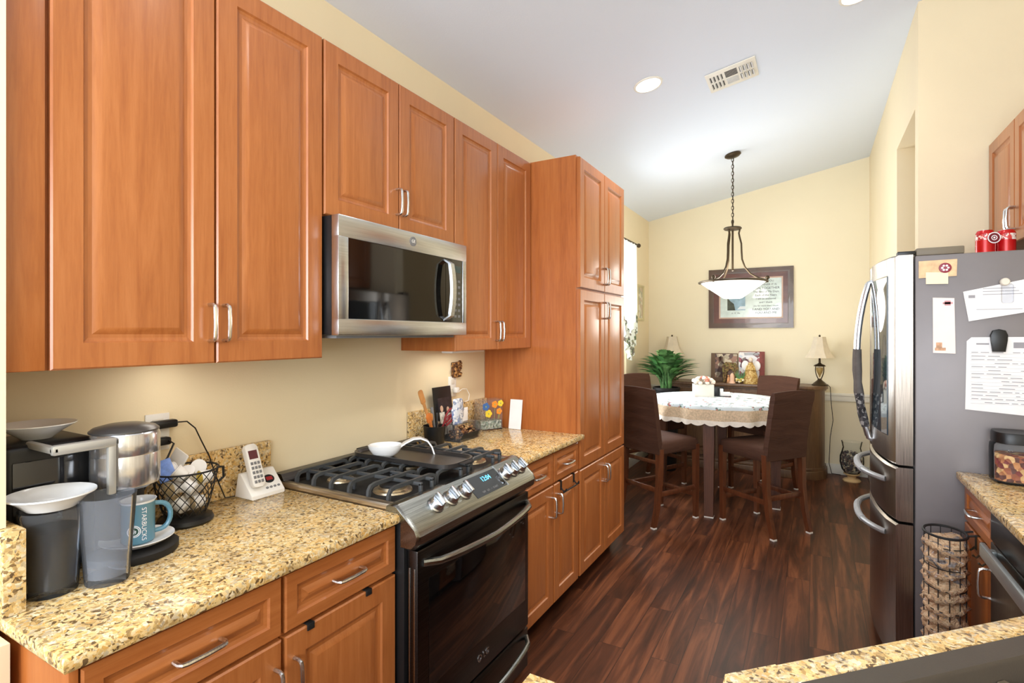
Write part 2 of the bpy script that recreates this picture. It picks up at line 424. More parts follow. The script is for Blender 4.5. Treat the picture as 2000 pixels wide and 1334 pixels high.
# ------------------------------------------------------------------ upper cabinets on the left wall
UB, UT = 1.40, 2.492
u = thing('upper_cabinet', 'tall two-door cherry wall cabinet with filler strip, above the coffee maker', 'cabinet', (0, .435, UB))
MB().box((.003, .437, UB), (.310, 1.262, UT)).build('carcass', M['woodside'], u)
MB().box((.310, .437, UB), (.329, .508, UT), .003).build('filler_strip', M['wood'], u)
door(u, .310, 1, .517, .886, UB, UT, (.868, 1.512)); door(u, .310, 1, .891, 1.260, UB, UT, (.909, 1.512))
u = thing('upper_cabinet', 'short two-door cherry wall cabinet directly above the microwave', 'cabinet', (0, 1.266, 1.892))
MB().box((.003, 1.266, 1.888), (.310, 2.024, UT)).build('carcass', M['woodside'], u)
door(u, .310, 1, 1.268, 1.643, 1.892, UT, (1.628, 2.010)); door(u, .310, 1, 1.648, 2.022, 1.892, UT, (1.663, 2.010))
u = thing('upper_cabinet', 'narrow two-door cherry wall cabinet between microwave and tall pantry', 'cabinet', (0, 2.028, UB))
MB().box((.003, 2.028, UB), (.310, 2.795, UT)).build('carcass', M['woodside'], u)
door(u, .310, 1, 2.030, 2.410, UB, UT, (2.394, 1.497)); door(u, .310, 1, 2.415, 2.793, UB, UT, (2.431, 1.497))
b = MB(); b.box((.12, 2.20, 1.383), (.19, 2.50, 1.399), .004)
tag(b.build('under_cabinet_light', M['white_plastic'], loc=(.155, 2.35, 1.39)), 'slim white light strip under the narrow wall cabinet', 'light')

# ------------------------------------------------------------------ tall pantry
u = thing('pantry_cabinet', 'tall cherry pantry cabinet with six doors beside the far counter end', 'cabinet', (0, 2.80, 0))
MB().box((.003, 2.80, .10), (.611, 3.628, 2.497)).build('carcass', M['woodside'], u)
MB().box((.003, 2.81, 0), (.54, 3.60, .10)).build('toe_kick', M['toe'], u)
for z0, z1, hz in ((1.748, 2.492, 1.845), (.715, 1.738, 1.630), (.105, .705, .605)):
    door(u, .611, 1, 2.822, 3.225, z0, z1, (3.205, hz)); door(u, .611, 1, 3.230, 3.626, z0, z1, (3.250, hz))

# ------------------------------------------------------------------ base cabinets on the left wall
def base_unit(label, y0, y1, hy, dz=.722, end=False):
    u = thing('base_cabinet', label, 'cabinet', (0, y0, 0))
    MB().box((.003, y0, .10), (.611, y1, .884)).build('carcass', M['woodside'], u)
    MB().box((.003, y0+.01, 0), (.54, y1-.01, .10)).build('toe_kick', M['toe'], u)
    door(u, .611, 1, y0+.003, y1-.003, dz+.006, .872, ((y0+y1)/2, (dz+.878)/2), False, 'drawer', .034)
    door(u, .611, 1, y0+.003, y1-.003, .105, dz-.004, (hy, .605))
    if end: MB().box((.02, y0-.016, .0), (.627, y0, .884), .002).build('end_panel', M['woodside'], u)
    return u
base_unit('cherry base cabinet under the near left counter end', .452, .876, .852, end=True)
base_unit('cherry base cabinet left of the range, black hooks over its door', .880, 1.291, .908)
base_unit('cherry base cabinet right of the range, door pull at its far edge', 2.078, 2.468, 2.436, .714)
base_unit('cherry base cabinet between range-side cabinet and pantry, black towel hooks over door', 2.472, 2.796, 2.515, .714)

def door_hooks(label, ys, zt, bar):
    t = thing('over_door_hook_rack', label, 'hook rack', (.631, sum(ys)/len(ys), zt))
    for y in ys:
        if not bar:
            MB().box((.614, y-.011, zt+.0005), (.634, y+.011, zt+.0035), .001).box((.6305, y-.011, zt-.014), (.6350, y+.011, zt+.0035), .001).build('hook', M['blackmat'], t); continue
        MB().box((.614, y-.009, zt+.0005), (.632, y+.009, zt+.0025)).box((.6305, y-.009, zt-.045), (.6330, y+.009, zt+.0025)).tube([(.633, y, zt-.035), (.645, y, zt-.05), (.658, y, zt-.048), (.662, y, zt-.036)], .004, 6).build('hook', M['blackmat'], t)
    if bar: MB().tube([(.655, ys[0]-.02, zt-.052), (.655, ys[-1]+.02, zt-.052)], .004, 6).build('bar', M['blackmat'], t)
door_hooks('two small black clips over the top of the base door left of the range', (.958, 1.168), .7185, False)
door_hooks('black towel bar hung over the base door right of the range', (2.555, 2.725), .7105, True)

# ------------------------------------------------------------------ countertops
def slab(poly, z0=.885, z1=.915, bev=.008): return MB().prism(poly, z0, z1, bev)
t = thing('countertop', 'speckled gold granite counter left of the range', 'countertop', (0, .42, .885))
slab([(.002, .42), (.652, .42), (.652, 1.292), (.002, 1.292)]).build('slab', M['granite'], t)
MB().box((.002, .458, .9155), (.022, 1.286, 1.085), .003).box((.002, .420, .9155), (.388, .457, 1.085), .003).build('backsplash', M['granite'], t)
t = thing('countertop', 'speckled gold granite counter between range and pantry', 'countertop', (0, 2.07, .885))
slab([(.002, 2.072), (.652, 2.072), (.652, 2.83), (.636, 2.83), (.634, 2.798), (.002, 2.798)]).build('slab', M['granite'], t)
MB().box((.002, 2.072, .9155), (.022, 2.797, 1.088), .003).build('backsplash', M['granite'], t)

# ------------------------------------------------------------------ microwave
t = thing('microwave', 'stainless over-range microwave with black glass door', 'microwave', (0, 1.268, 1.475))
MB().box((.003, 1.270, 1.478), (.362, 2.020, 1.886), .003).build('body', M['black'], t)
d = MB()
d.box((.362, 1.266, 1.476), (.398, 2.024, 1.534), .004).box((.362, 1.266, 1.810), (.398, 2.024, 1.886), .004).box((.362, 1.266, 1.530), (.398, 1.312, 1.814), .004).box((.362, 1.994, 1.530), (.398, 2.024, 1.814), .004)
d = d.build('door', M['steel'], t)
MB().box((.364, 1.311, 1.533), (.394, 1.868, 1.811)).build('window', M['blackgloss'], d)
cp = MB().box((.364, 1.870, 1.533), (.3945, 1.995, 1.811)).build('control_panel', M['blackgloss'], t)
k = MB()
for r in range(7):
    for q in range(3):
        k.box((.3946, 1.905+q*.027, 1.555+r*.026), (.3949, 1.922+q*.027, 1.566+r*.026))
k.build('key_marks', M['grey_plastic'], cp)
MB().box((.3946, 1.905, 1.755), (.3950, 1.98, 1.785)).build('display', pbr('dim_display', (40, 66, 70), .1, var=.1), cp)
h = MB(); pr = []
for i in range(13):
    q = -1+i/6; zz = 1.672+q*.135; xx = .398+.046*(1-q**6*.0)-.018*q*q
    if i in (0, 12): xx = .394
    pr.append([(xx-.012, 1.850, zz), (xx, 1.853, zz), (xx, 1.879, zz), (xx-.012, 1.882, zz)])
h.loft(pr); h.build('handle', M['steel'], d)
e = MB(); e.T = basis((.398, 1.648, 1.849), (0,1,0), (0,0,1), (1,0,0)); e.lathe([(0, 0), (.019, 0), (.019, .0015), (.0165, .0020), (0, .0020)], n=24)
e = e.build('emblem', M['grey_plastic'], d)
text('lettering', 'GE', .018, M['white_plastic'], e, face_px((.4006, 1.648, 1.849)))
MB().box((.05, 1.30, 1.466), (.35, 1.99, 1.478), .002).build('underside_vent', M['grey_plastic'], t)

# ------------------------------------------------------------------ range
RY0, RY1 = 1.298, 2.062
t = thing('gas_range', 'black stainless gas range with oven between the counters', 'range', (0, RY0, 0))
MB().box((.025, RY0, .0), (.655, RY1, .904), .003).build('body', M['black'], t)
c = MB(); c.box((.022, RY0-.006, .9155), (.640, RY1+.006, .924), .003).box((.022, RY0-.006, .9155), (.640, RY0+.022, .936), .006).box((.022, RY1-.022, .9155), (.640, RY1+.006, .936), .006).box((.03, RY0, .900), (.63, RY1, .9155)); c.build('cooktop', M['steelx'], t)
MB().box((.07, RY0+.03, .9241), (.615, RY1-.03, .9262), .001).build('burner_well', M['blackmat'], t)
rv = MB(); rv.prism([(.024, 0), (.075, 0), (.060, .034), (.024, .034)], 0, RY1-RY0, .003)
rv = MB(); rv.T = basis((0, RY0, .924), (1,0,0), (0,0,1), (0,1,0)); rv.prism([(.024, 0), (.085, 0), (.062, .036), (.024, .036)], 0, RY1-RY0); rv.T = None
for i in range(5): rv.box((.074, RY0+.06+i*.13, .935), (.082, RY0+.15+i*.13, .946))
rv.build('rear_vent', M['bsteeld'], t)
for (x, y, r) in ((.22, 1.44, .038), (.48, 1.44, .052), (.34, 1.690, .040), (.22, 1.935, .036), (.48, 1.935, .050)):
    bb = MB().lathe([(0, 0), (r*1.35, 0), (r*1.3, .006), (r, .010), (r, .018), (0, .018)], (x, y, .9262), 24).build('burner', M['burner'], t)
    MB().lathe([(0, 0), (r*.86, 0), (r*.9, .003), (r*.8, .008), (0, .009)], (x, y, .9443), 24).build('burner_cap', M['blackmat'], bb)
def bent(mb, x, y0, y1, zt=.968, zb=.9265, w=.0055):
    """one finger across the grate whose ends turn down to the cooktop"""
    pr = [(y0, zb), (y0+.002, zt-.016), (y0+.012, zt-.004), (y0+.03, zt), (y1-.03, zt), (y1-.012, zt-.004), (y1-.002, zt-.016), (y1, zb)]
    R = []
    for i, (y, z) in enumerate(pr):
        ty, tz = (0, 1) if i in (0, 1) else ((0, -1) if i in (6, 7) else ((.75, .66) if i == 2 else ((.75, -.66) if i == 5 else (1, 0))))
        ny, nz = -tz, ty
        R.append([(x-w, y-ny*.006, z-nz*.006), (x+w, y-ny*.006, z-nz*.006), (x+w, y+ny*.006, z+nz*.006), (x-w, y+ny*.006, z+nz*.006)])
    mb.loft(R)
def bentx(mb, y, x0, x1, zt=.968, zb=.9265, w=.0055):
    for a, c in ((x0, x1),):
        mb.box((a, y-w, zt-.012), (c, y+w, zt), .002); mb.box((a, y-w, zb), (a+.012, y+w, zt-.004), .002); mb.box((c-.012, y-w, zb), (c, y+w, zt-.004), .002)
for (y0, y1) in ((1.325, 1.572), (1.580, 1.800), (1.808, 2.042)):
    g = MB()
    for x in (.115, .205, .295, .385, .475, .565): bent(g, x, y0, y1)
    bentx(g, (y0+y1)/2, .095, .605); bentx(g, y0+.055, .105, .36); bentx(g, y1-.055, .40, .60)
    g.build('grate', M['iron'], t)
# slanted control panel
cpn = MB(); cpn.T = basis((0, RY0-.018, 0), (1,0,0), (0,0,1), (0,1,0))
prof = [(.585, .905), (.590, .932), (.612, .942), (.634, .940), (.716, .872), (.726, .852), (.722, .826), (.700, .806), (.656, .806), (.656, .905)]
WID = RY1-RY0+.036
R = []
for yy, ins in ((0, .012), (.006, .004), (.018, 0), (WID-.018, 0), (WID-.006, .004), (WID, .012)):
    cxm = sum(p[0] for p in prof)/10; czm = sum(p[1] for p in prof)/10
    R.append([(cxm+(p[0]-cxm)*(1-ins*8), czm+(p[1]-czm)*(1-ins*8), yy) for p in prof])
cpn.loft(R); cpn.T = None
cpo = cpn.build('control_panel', M['bsteel'], t)
sn = Vector((.638, 0, .770)).normalized(); sd = Vector((.770, 0, -.638))   # normal and downhill direction of the slanted face
def onpanel(y, k): p = Vector((.634, y, .940)) + Vector((.082, 0, -.068))*k; return p
for y in (1.432, 1.515, 1.598, 1.890, 1.952, 2.014):
    kb = MB(); kb.T = basis(onpanel(y, .52), (0,1,0), sd*-1, sn)
    kb.lathe([(0, 0), (.031, 0), (.031, .004), (.027, .008), (.025, .022), (.0225, .026), (0, .026)], n=22)
    kb.box((-.0065, -.024, .026), (.0065, .024, .042), .003)
    kb.build('knob', M['steel'], t)
ds = MB(); ds.T = basis(onpanel(1.748, .52), (0,1,0), sd*-1, sn); ds.box((-.108, -.045, 0), (.108, .043, .0012)); ds = ds.build('display', M['blackgloss'], cpo)
MB_ = MB(); MB_.T = basis(onpanel(1.861, .5), (0,1,0), sd*-1, sn); MB_.box((-.002, -.050, 0), (.002, .050, .002)); MB_.build('divider_strip', M['steel'], cpo)
glow = pbr('cyan_clock_glow', (90, 190, 235), .3, emis=2.0, var=.02)
text('clock_digits', '12:04', .030, glow, ds, basis(onpanel(1.765, .36)+sn*.0016, (0,1,0), sd*-1, sn))
text('touch_legend', 'OFF   LO  - +  START', .012, M['grey_plastic'], ds, basis(onpanel(1.742, .82)+sn*.0016, (0,1,0), sd*-1, sn))
# oven door
od = MB().box((.656, RY0+.012, .215), (.700, RY1-.004, .796), .005).build('oven_door', M['bsteeld'], t)
MB().box((.7001, 1.366, .335), (.7012, 2.026, .692), .0004).build('window', M['blackgloss'], od)
MB().box((.664, RY0+.0095, .36), (.672, RY0+.0125, .74), .001).box((.684, RY0+.0095, .36), (.692, RY0+.0125, .74), .001).build('side_vent', M['bsteel'], od)
pts = []
for i in range(17):
    q = -1+i/8; pts.append((.714+.046*(1-q*q)**.6 if abs(q) < 1 else .700, 1.69+q*.352, .752-.012*(1-abs(q))))
MB().tube(pts, .0125, 10).build('handle', M['bsteel'], od)
text('lettering', 'LG', .034, M['steel'], od, face_px((.7008, 1.712, .272)))
lg = MB(); lg.T = basis((.7001, 1.668, .272), (0,1,0), (0,0,1), (1,0,0)); lg.lathe([(.010, 0), (.0135, 0), (.0135, .0008), (.010, .0008), (.010, 0)], n=20); lg.box((-.001, -.006, 0), (.001, .006, .0008)); lg.build('logo_mark', M['steel'], od)
od = MB().box((.656, RY0+.012, .035), (.698, RY1-.004, .205), .005).build('storage_drawer', M['bsteeld'], t)
pts = []
for i in range(17):
    q = -1+i/8; pts.append((.712+.042*(1-q*q)**.6 if abs(q) < 1 else .698, 1.69+q*.352, .168-.010*(1-abs(q))))
MB().tube(pts, .0105, 10).build('handle', M['bsteel'], od)

# griddle on the centre grate, spoon rest on the griddle
t = thing('griddle', 'flat black griddle pan on the centre grate of the range', 'griddle', (.34, 1.70, .9687))
def rrect(x0, y0, x1, y1, r, n=5):
    out = []
    for cx, cy, a in ((x1-r, y1-r, 0), (x0+r, y1-r, PI/2), (x0+r, y0+r, PI), (x1-r, y0+r, 1.5*PI)):
        out += [(cx+r*math.cos(a+PI/2*i/n), cy+r*math.sin(a+PI/2*i/n)) for i in range(n+1)]
    return out
g = MB(); Z0 = .9688
rg = []
for ins, z in ((.008, 0), (0, .004), (0, .020), (.006, .020), (.014, .008)):
    rg.append([(x, y, Z0+z) for x, y in rrect(.085+ins, 1.605+ins, .600-ins, 1.812-ins, .06)])
g.loft(rg)
g.build('pan', pbr('seasoned_griddle', (58, 55, 54), .35, metal=.5, var=.12), t)
s = MB()
s.box((.600, 1.675, Z0+.010), (.628, 1.74, Z0+.018), .003)
s.build('grip', M['blackmat'], t)
s = MB().box((.058, 1.675, Z0+.010), (.086, 1.74, Z0+.018), .003)
s.build('grip', M['blackmat'], t)
t = thing('spoon_rest', 'white ceramic spoon rest with curled handle on the griddle', 'spoon rest', (.27, 1.69, Z0+.008))
zb = Z0+.0082
s = MB(); cx, cy = .245, 1.655; dirv = Vector((.72, .69, 0)).normalized()
K_ = Matrix.Diagonal((1.2, 1.2, 1.2, 1)); s.T = basis((cx, cy, zb), dirv, (-dirv.y, dirv.x, 0), (0,0,1)) @ K_
s.lathe([(0, .002), (.022, 0), (.036, .012), (.045, .030), (.047, .040), (.0445, .041), (.041, .030), (.032, .014), (.018, .006), (0, .006)], n=24, sx=1.25)
s.build('bowl', M['white_glaze'], t)
hd = MB(); hd.T = basis((cx, cy, zb), dirv, (-dirv.y, dirv.x, 0), (0,0,1)) @ K_; rr = []
for x, z, w2, th in ((.045, .030, .020, .005), (.070, .045, .016, .005), (.095, .056, .0145, .005), (.120, .057, .0145, .005), (.143, .047, .015, .005), (.158, .026, .0155, .005), (.166, .0006, .016, .005)):
    rr.append((x, z, w2, th))
R = []
for i, (x, z, w2, th) in enumerate(rr):
    a = rr[max(i-1, 0)]; c2 = rr[min(i+1, len(rr)-1)]; tv = Vector((c2[0]-a[0], c2[1]-a[1])).normalized(); nx, nz = -tv.y*th/2, tv.x*th/2
    if i == len(rr)-1: nx, nz = th/2, 0
    R.append([(x+nx, -w2, z+nz), (x+nx, w2, z+nz), (x-nx, w2, z-nz), (x-nx, -w2, z-nz)])
hd.loft(R); hd.build('handle', M['white_glaze'], t)

# ------------------------------------------------------------------ things on the left counter
CT = .9155
t = thing('coffee_maker', 'black single-cup coffee maker with silver brew head in the counter corner', 'coffee maker', (.15, .6, CT))
MB().box((.035, .468, CT), (.222, .650, 1.228), .018, 3).build('body', M['black'], t)
MB().box((.060, .462, CT+.03), (.205, .4675, 1.21), .002).box((.2225, .485, .96), (.226, .61, 1.19), .002).build('water_tank', pbr('smoked_tank', (26, 26, 30), .08, coat=.5, var=.05), t)
MB().lathe([(0, 0), (.098, 0), (.100, .006), (.100, .018), (.094, .022), (0, .022)], (.255, .715, CT), 32).build('drip_tray', M['blackmat'], t)
MB().box((.06, .62, CT), (.21, .77, 1.19), .02, 3).build('column', M['blackmat'], t)
hd = MB().lathe([(0, 1.098), (.060, 1.098), (.072, 1.106), (.0735, 1.115), (.0735, 1.180), (.0728, 1.182), (.0735, 1.184), (.0735, 1.230), (.070, 1.236), (0, 1.236)], (.270, .690, 0), 36).build('brew_head', brushed('bright_steel_band', (206, 206, 210), .18, 'z', .9, .06), t)
MB().lathe([(.074, 1.2362), (.074, 1.2402), (.066, 1.247), (.040, 1.254), (0, 1.256)], (.265, .690, 0), 36).build('lid', pbr('grey_lid', (92, 90, 88), .3, metal=.5, var=.05), hd)
MB().box((.325, .515, 1.213), (.342, .640, 1.236), .006).box((.325, .622, 1.10), (.340, .640, 1.236), .005).box((.20, .515, 1.216), (.342, .530, 1.233), .005).build('lid_handle', pbr('pale_grey_handle', (186, 184, 178), .3, metal=.4, var=.03), hd)
MB().tube([(.27, .69, 1.098), (.27, .69, 1.078)], .018, 12).build('spout', M['black'], hd)
o = MB().lathe([(0, .004), (.03, 0), (.034, .004), (.052, .018), (.078, .034), (.0775, .036), (.05, .022), (.03, .008), (0, .007)], (.145, .555, 1.2285), 32).build('bowl', M['white_glaze'], loc=(.145, .555, 1.2285))
tag(o, 'shallow off-white bowl resting on top of the black coffee maker', 'bowl')

t = thing('drink_cup', 'tall clear cup of dark coffee with a white bowl over its mouth', 'cup', (.325, .520, CT))
MB().lathe([(0, 0), (.046, 0), (.0475, .004), (.056, .166), (.058, .170), (.058, .183), (.0565, .184), (.0545, .168), (.0455, .014), (0, .012)], (.325, .520, CT), 32).build('cup_wall', M['clear'], t)
MB().lathe([(0, .0140), (.0425, .0160), (.0490, .140), (0, .140)], (.325, .520, CT), 28).build('coffee', M['coffee'], t)
o = MB().lathe([(0, .004), (.044, 0), (.050, .006), (.064, .020), (.080, .030), (.0795, .033), (.06, .026), (.04, .012), (0, .010)], (.325, .520, CT+.1845), 36).build('bowl', M['white_glaze'], loc=(.325, .520, CT+.1845))
tag(o, 'white bowl set as a lid on the tall cup of dark coffee', 'bowl')
t = thing('tumbler', 'clear plastic tumbler with a little water beside the coffee cup', 'tumbler', (.372, .606, CT))
MB().lathe([(0, 0), (.041, 0), (.0425, .003), (.0560, .192), (.0570, .197), (.0555, .198), (.0535, .192), (.0405, .016), (0, .014)], (.372, .606, CT), 32).build('tumbler_wall', M['clear_tumbler'], t)
MB().lathe([(0, .0145), (.0402, .0165), (.0432, .060), (0, .060)], (.372, .606, CT), 28).build('water', M['water'], t)
o = MB().lathe([(0, .004), (.045, 0), (.052, .002), (.070, .010), (.082, .018), (.0815, .020), (.07, .014), (.048, .007), (0, .007)], (.260, .722, CT+.0225), 36).build('saucer', M['white_glaze'], loc=(.260, .722, CT+.0225))
tag(o, 'white saucer under the teal mug on the drip tray', 'saucer')
MZ = CT+.030
t = thing('mug', 'teal coffee mug with white lettering standing on the white saucer', 'mug', (.262, .722, MZ))
mb = MB().lathe([(0, 0), (.034, 0), (.037, .004), (.0375, .102), (.041, .108), (.0385, .108), (.0345, .100), (.033, .010), (0, .008)], (.262, .722, MZ), 32)
for f in mb.bm.faces:
    c0 = f.calc_center_median(); r0 = math.hypot(c0.x-.262, c0.y-.722)
    if c0.z > MZ+.009 and r0 < .0365 or c0.z > MZ+.100: f.material_index = 1
mb.build('mug_body', [M['teal'], M['white_glaze']], t)
ha = math.radians(18); hx, hy = math.sin(-ha)*-1, math.cos(ha)
pts = []
for i in range(13):
    a = -PI/2+PI*i/12; rr = .036 + .036*math.cos(a)**.7 if abs(math.cos(a)) > 1e-6 else .036
    pts.append((.262+hx*rr, .722+hy*rr, MZ+.055+.036*math.sin(a)))
MB().tube(pts, .0062, 8, flat=1.3).build('handle', M['teal'], t)
# lettering wrapped on the mug wall, one flat letter at a time, reading upwards
ang = math.radians(-6)
cxx, cyy = .262+.0378*math.cos(ang), .722+.0378*math.sin(ang)
text('lettering', 'STARBUCKS', .0155, M['white_glaze'], t, basis((cxx, cyy, MZ+.052), (0,0,-1), (-math.sin(ang), math.cos(ang), 0), (math.cos(ang), math.sin(ang), 0)), .0002)
lg = MB(); a2 = math.radians(-38); lg.T = basis((.262+.0372*math.cos(a2), .722+.0372*math.sin(a2), MZ+.036), (-math.sin(a2), math.cos(a2), 0), (0,0,1), (math.cos(a2), math.sin(a2), 0))
lg.mi = 0; lg.lathe([(0, 0), (.015, 0), (.015, .0010), (0, .0010)], n=24); lg.mi = 1; lg.lathe([(0, .0011), (.0095, .0011), (.0095, .0013), (0, .0013)], n=20)
lg.mi = 2; lg.lathe([(.0118, .0011), (.0128, .0011), (.0128, .0013), (.0118, .0013), (.0118, .0011)], n=24)
lg.mi = 0; lg.box((-.005, -.0008, .0013), (.005, .0008, .0016)); lg.box((-.0008, -.006, .0013), (.0008, .006, .0016)); lg.box((-.004, -.005, .0013), (-.0026, .003, .0016)); lg.box((.0026, -.005, .0013), (.004, .003, .0016))
lg.build('round_logo', [M['white_glaze'], pbr('logo_green', (34, 70, 52), .5, var=.05), pbr('logo_ring', (34, 70, 52), .5, var=.05)], t)

# wire basket of coffee pods
BX, BY = .135, .912
t = thing('wire_basket', 'black wire basket full of single-serve coffee cups beside the coffee maker', 'basket', (BX, BY, CT))
MB().lathe([(0, 0), (.072, 0), (.076, .006), (.072, .016), (.060, .024), (0, .026)], (BX, BY, CT), 32).build('base', M['black'], t)
wb = MB(); zt0, zt1 = CT+.028, CT+.158
def bp(a, k): r = .054+.034*k**.8; return (BX+r*math.cos(a), BY+r*math.sin(a), zt0+(zt1-zt0)*k)
NB = 18
for i in range(NB):
    for sgn in (1, -1):
        wb.tube([bp(2*PI*(i+sgn*4.0*k)/NB, k) for k in [j/10 for j in range(11)]], .0013, 5)
wb.build('wire_lattice', M['blackmat'], t)
MB().tube([bp(2*PI*i/36, 1.0) for i in range(36)], .0028, 6, closed=True).build('rim', M['blackmat'], t)
ear = MB()
ear.tube([(BX+.02+.085*math.sin(0), BY+.088, zt1-.01), (BX+.02, BY+.105, zt1-.012), (BX+.018, BY+.108, zt1-.045), (BX+.018, BY+.092, zt1-.055)], .004, 6)
ear.build('side_handle', M['blackmat'], t)
podlid = [pbr('pod_foil_white', (232, 230, 228), .4, var=.03), pbr('pod_foil_tan', (206, 182, 140), .4, var=.2, vscale=40), pbr('pod_foil_yellow', (214, 176, 70), .4, var=.25, vscale=50), pbr('pod_foil_blue', (110, 140, 206), .4, var=.15, vscale=40)]
pods = [(.00, .00, .052, 0, 0), (.030, .020, .060, 1, 1.2), (-.025, .025, .062, 0, 1.0), (.028, -.028, .060, 2, -.9), (-.028, -.026, .064, 1, .8), (.002, .035, .105, 0, .7), (.038, -.008, .110, 0, -1.1), (-.032, .004, .112, 0, .9), (.012, -.042, .112, 1, 1.4), (.006, .004, .142, 0, .5), (.036, .040, .132, 2, 1.0), (.034, -.034, .155, 0, -.6), (-.014, .044, .152, 0, 1.2), (-.030, -.034, .158, 0, -1.0)]
wheres = ['lowest in the wire basket', 'low on the near side of the wire basket', 'low at the back of the wire basket', 'with yellow lid low in the wire basket', 'low in the far left of the basket', 'midway up the right side of the wire basket', 'midway up the front of the wire basket', 'midway up the back of the wire basket', 'with tan lid midway up the left of the basket', 'at the middle of the basket heap', 'with yellow lid against the basket rim on the phone side', 'on the heap above the front rim', 'on top of the heap beside the outlet', 'on top of the heap nearest the coffee maker']
for (dx, dy, dz, k, tl), wh in zip(pods, wheres):
    p = thing('coffee_pod', 'white single-serve coffee cup ' + wh, 'coffee pod', (BX+dx, BY+dy, CT+dz), 0, 'coffee cups in the wire basket')
    mm = Matrix.Translation((BX+dx, BY+dy, CT+dz)) @ Matrix.Rotation(tl, 4, 'Y') @ Matrix.Rotation(tl*.6+dx*30, 4, 'X')
    q = MB(); q.T = mm; q.lathe([(0, -.017), (.014, -.017), (.017, -.015), (.0205, .014), (.0225, .0155), (.0225, .017), (0, .017)], n=20); q.build('cup', podlid[0], p)
    q = MB(); q.T = mm; q.lathe([(0, .0171), (.0205, .0171), (.0205, .0180), (0, .0184)], n=20); q.build('foil_lid', podlid[k], p)
for i, (dx, dy, dz, rx, ry, k, lb) in enumerate(((-.005, -.055, .165, .5, .9, 3, 'blue and white drink packet sticking out of the wire basket'), (-.045, .005, .185, 1.2, .3, 0, 'white paper packet standing at the back of the wire basket'))):
    q = MB(); q.T = Matrix.Translation((BX+dx, BY+dy, CT+dz)) @ Matrix.Rotation(ry, 4, 'Y') @ Matrix.Rotation(rx, 4, 'X')
    q.box((-.034, -.022, -.003), (.034, .022, .003), .002)
    tag(q.build('drink_packet', podlid[k], loc=(BX+dx, BY+dy, CT+dz)), lb, 'packet')

# cordless phone with answering machine base
t = thing('phone_base', 'white cordless phone answering base with red display by the granite backsplash', 'phone base', (.075, 1.20, CT))
pb = MB(); pb.T = basis((.112, 1.145, CT), (0,1,0), (-.62,0,.78), (.78,0,.62))
pb2 = MB(); pb2.T = basis((0, 1.135, CT), (1,0,0), (0,0,1), (0,1,0)); pb2.prism([(.032, 0), (.128, 0), (.128, .012), (.064, .082), (.050, .082)], 0, .130, .004)
pb2.T = None; bs = pb2.build('base_shell', M['white_plastic'], t)
pn = Vector((.738, 0, .675)).normalized(); pdn = Vector((-.675, 0, .738)).normalized()
def onph(y, k): return Vector((.128, y, CT+.012)) + Vector((-.064, 0, .070))*k
q = MB(); q.T = basis(onph(1.225, .55), (0,1,0), pdn, pn); q.lathe([(0, 0), (.021, 0), (.020, .0015), (0, .0018)], n=24, sx=1.0, sy=.8); q.build('speaker_ring', M['black'], bs)
q = MB(); q.T = basis(onph(1.225, .55)+pn*.002, (0,1,0), pdn, pn); q.box((-.012, -.007, 0), (.012, .007, .001)); q.build('display', pbr('red_led', (150, 40, 42), .3, emis=.12, var=.1), bs)
q = MB()
for i in range(4):
    q.T = basis(onph(1.203+i*.015, .2), (0,1,0), pdn, pn); q.lathe([(0, 0), (.0045, 0), (.004, .002), (0, .002)], n=10, sx=1.3)
q.build('button_row', M['grey_plastic'], bs)
t = thing('cordless_phone', 'white cordless handset standing in its answering base', 'phone', (.085, 1.165, CT+.03))
hb = MB(); hx = basis((.110, 1.165, CT+.040), (0,1,0), Vector((-.36, 0, .93)).normalized(), Vector((.93, 0, .36)).normalized()); hb.T = hx
hb.prism(rrect(-.023, -.005, .023, .145, .012), 0, .020, .004); hb.build('handset', M['white_plastic'], t)
q = MB(); q.T = hx; q.box((-.016, .092, .0201), (.016, .122, .0212)); q.build('screen', pbr('dark_red_screen', (96, 52, 58), .2, var=.06), t)
q = MB(); q.T = hx
for r in range(5):
    for cc in range(3): q.box((-.0165+cc*.0125, .008+r*.0160, .0201), (-.0075+cc*.0125, .018+r*.0160, .0222), .001)
q.build('keypad', M['grey_plastic'], t)

# wall outlet with plugs
def outlet(label, y, z, w=.070, h=.115):
    t = thing('wall_outlet', label, 'outlet', (0, y, z))
    MB().box((.0005, y-w/2, z-h/2), (.007, y+w/2, z+h/2), .002).build('cover_plate', M['white_plastic'], t)
    q = MB()
    for dz in (.027, -.027): q.box((.0071, y-.016, z+dz-.014), (.009, y+.016, z+dz+.014), .001)
    q.build('socket', pbr('ivory_socket', (222, 216, 204), .4, var=.01), t)
    return t
outlet('white outlet plate on the wall behind the coffee pod basket', .899, 1.175)
t = thing('power_adapter', 'black upper plug with a cord drooping to the phone', 'plug', (.02, .905, 1.200))
MB().box((.0092, .868, 1.188), (.040, .945, 1.213), .008, 3).build('plug_body', M['black'], t)
MB().tube([(.028, .944, 1.202), (.030, .975, 1.200), (.032, 1.000, 1.175), (.032, 1.02, 1.13), (.034, 1.045, 1.075), (.032, 1.07, 1.00), (.034, 1.10, CT+.006), (.045, 1.128, CT+.006)], .0022, 6).build('cord', M['black'], t)
t = thing('power_plug', 'black lower plug whose cord runs to the coffee maker', 'plug', (.02, .905, 1.148))
MB().box((.0092, .885, 1.136), (.038, .925, 1.160), .006, 3).build('plug_body', M['black'], t)
MB().tube([(.036, .915, 1.150), (.048, .925, 1.140), (.050, .905, 1.10), (.040, .86, 1.04), (.034, .82, .98), (.034, .79, .93), (.045, .772, .925)], .003, 6).build('cord', M['black'], t)

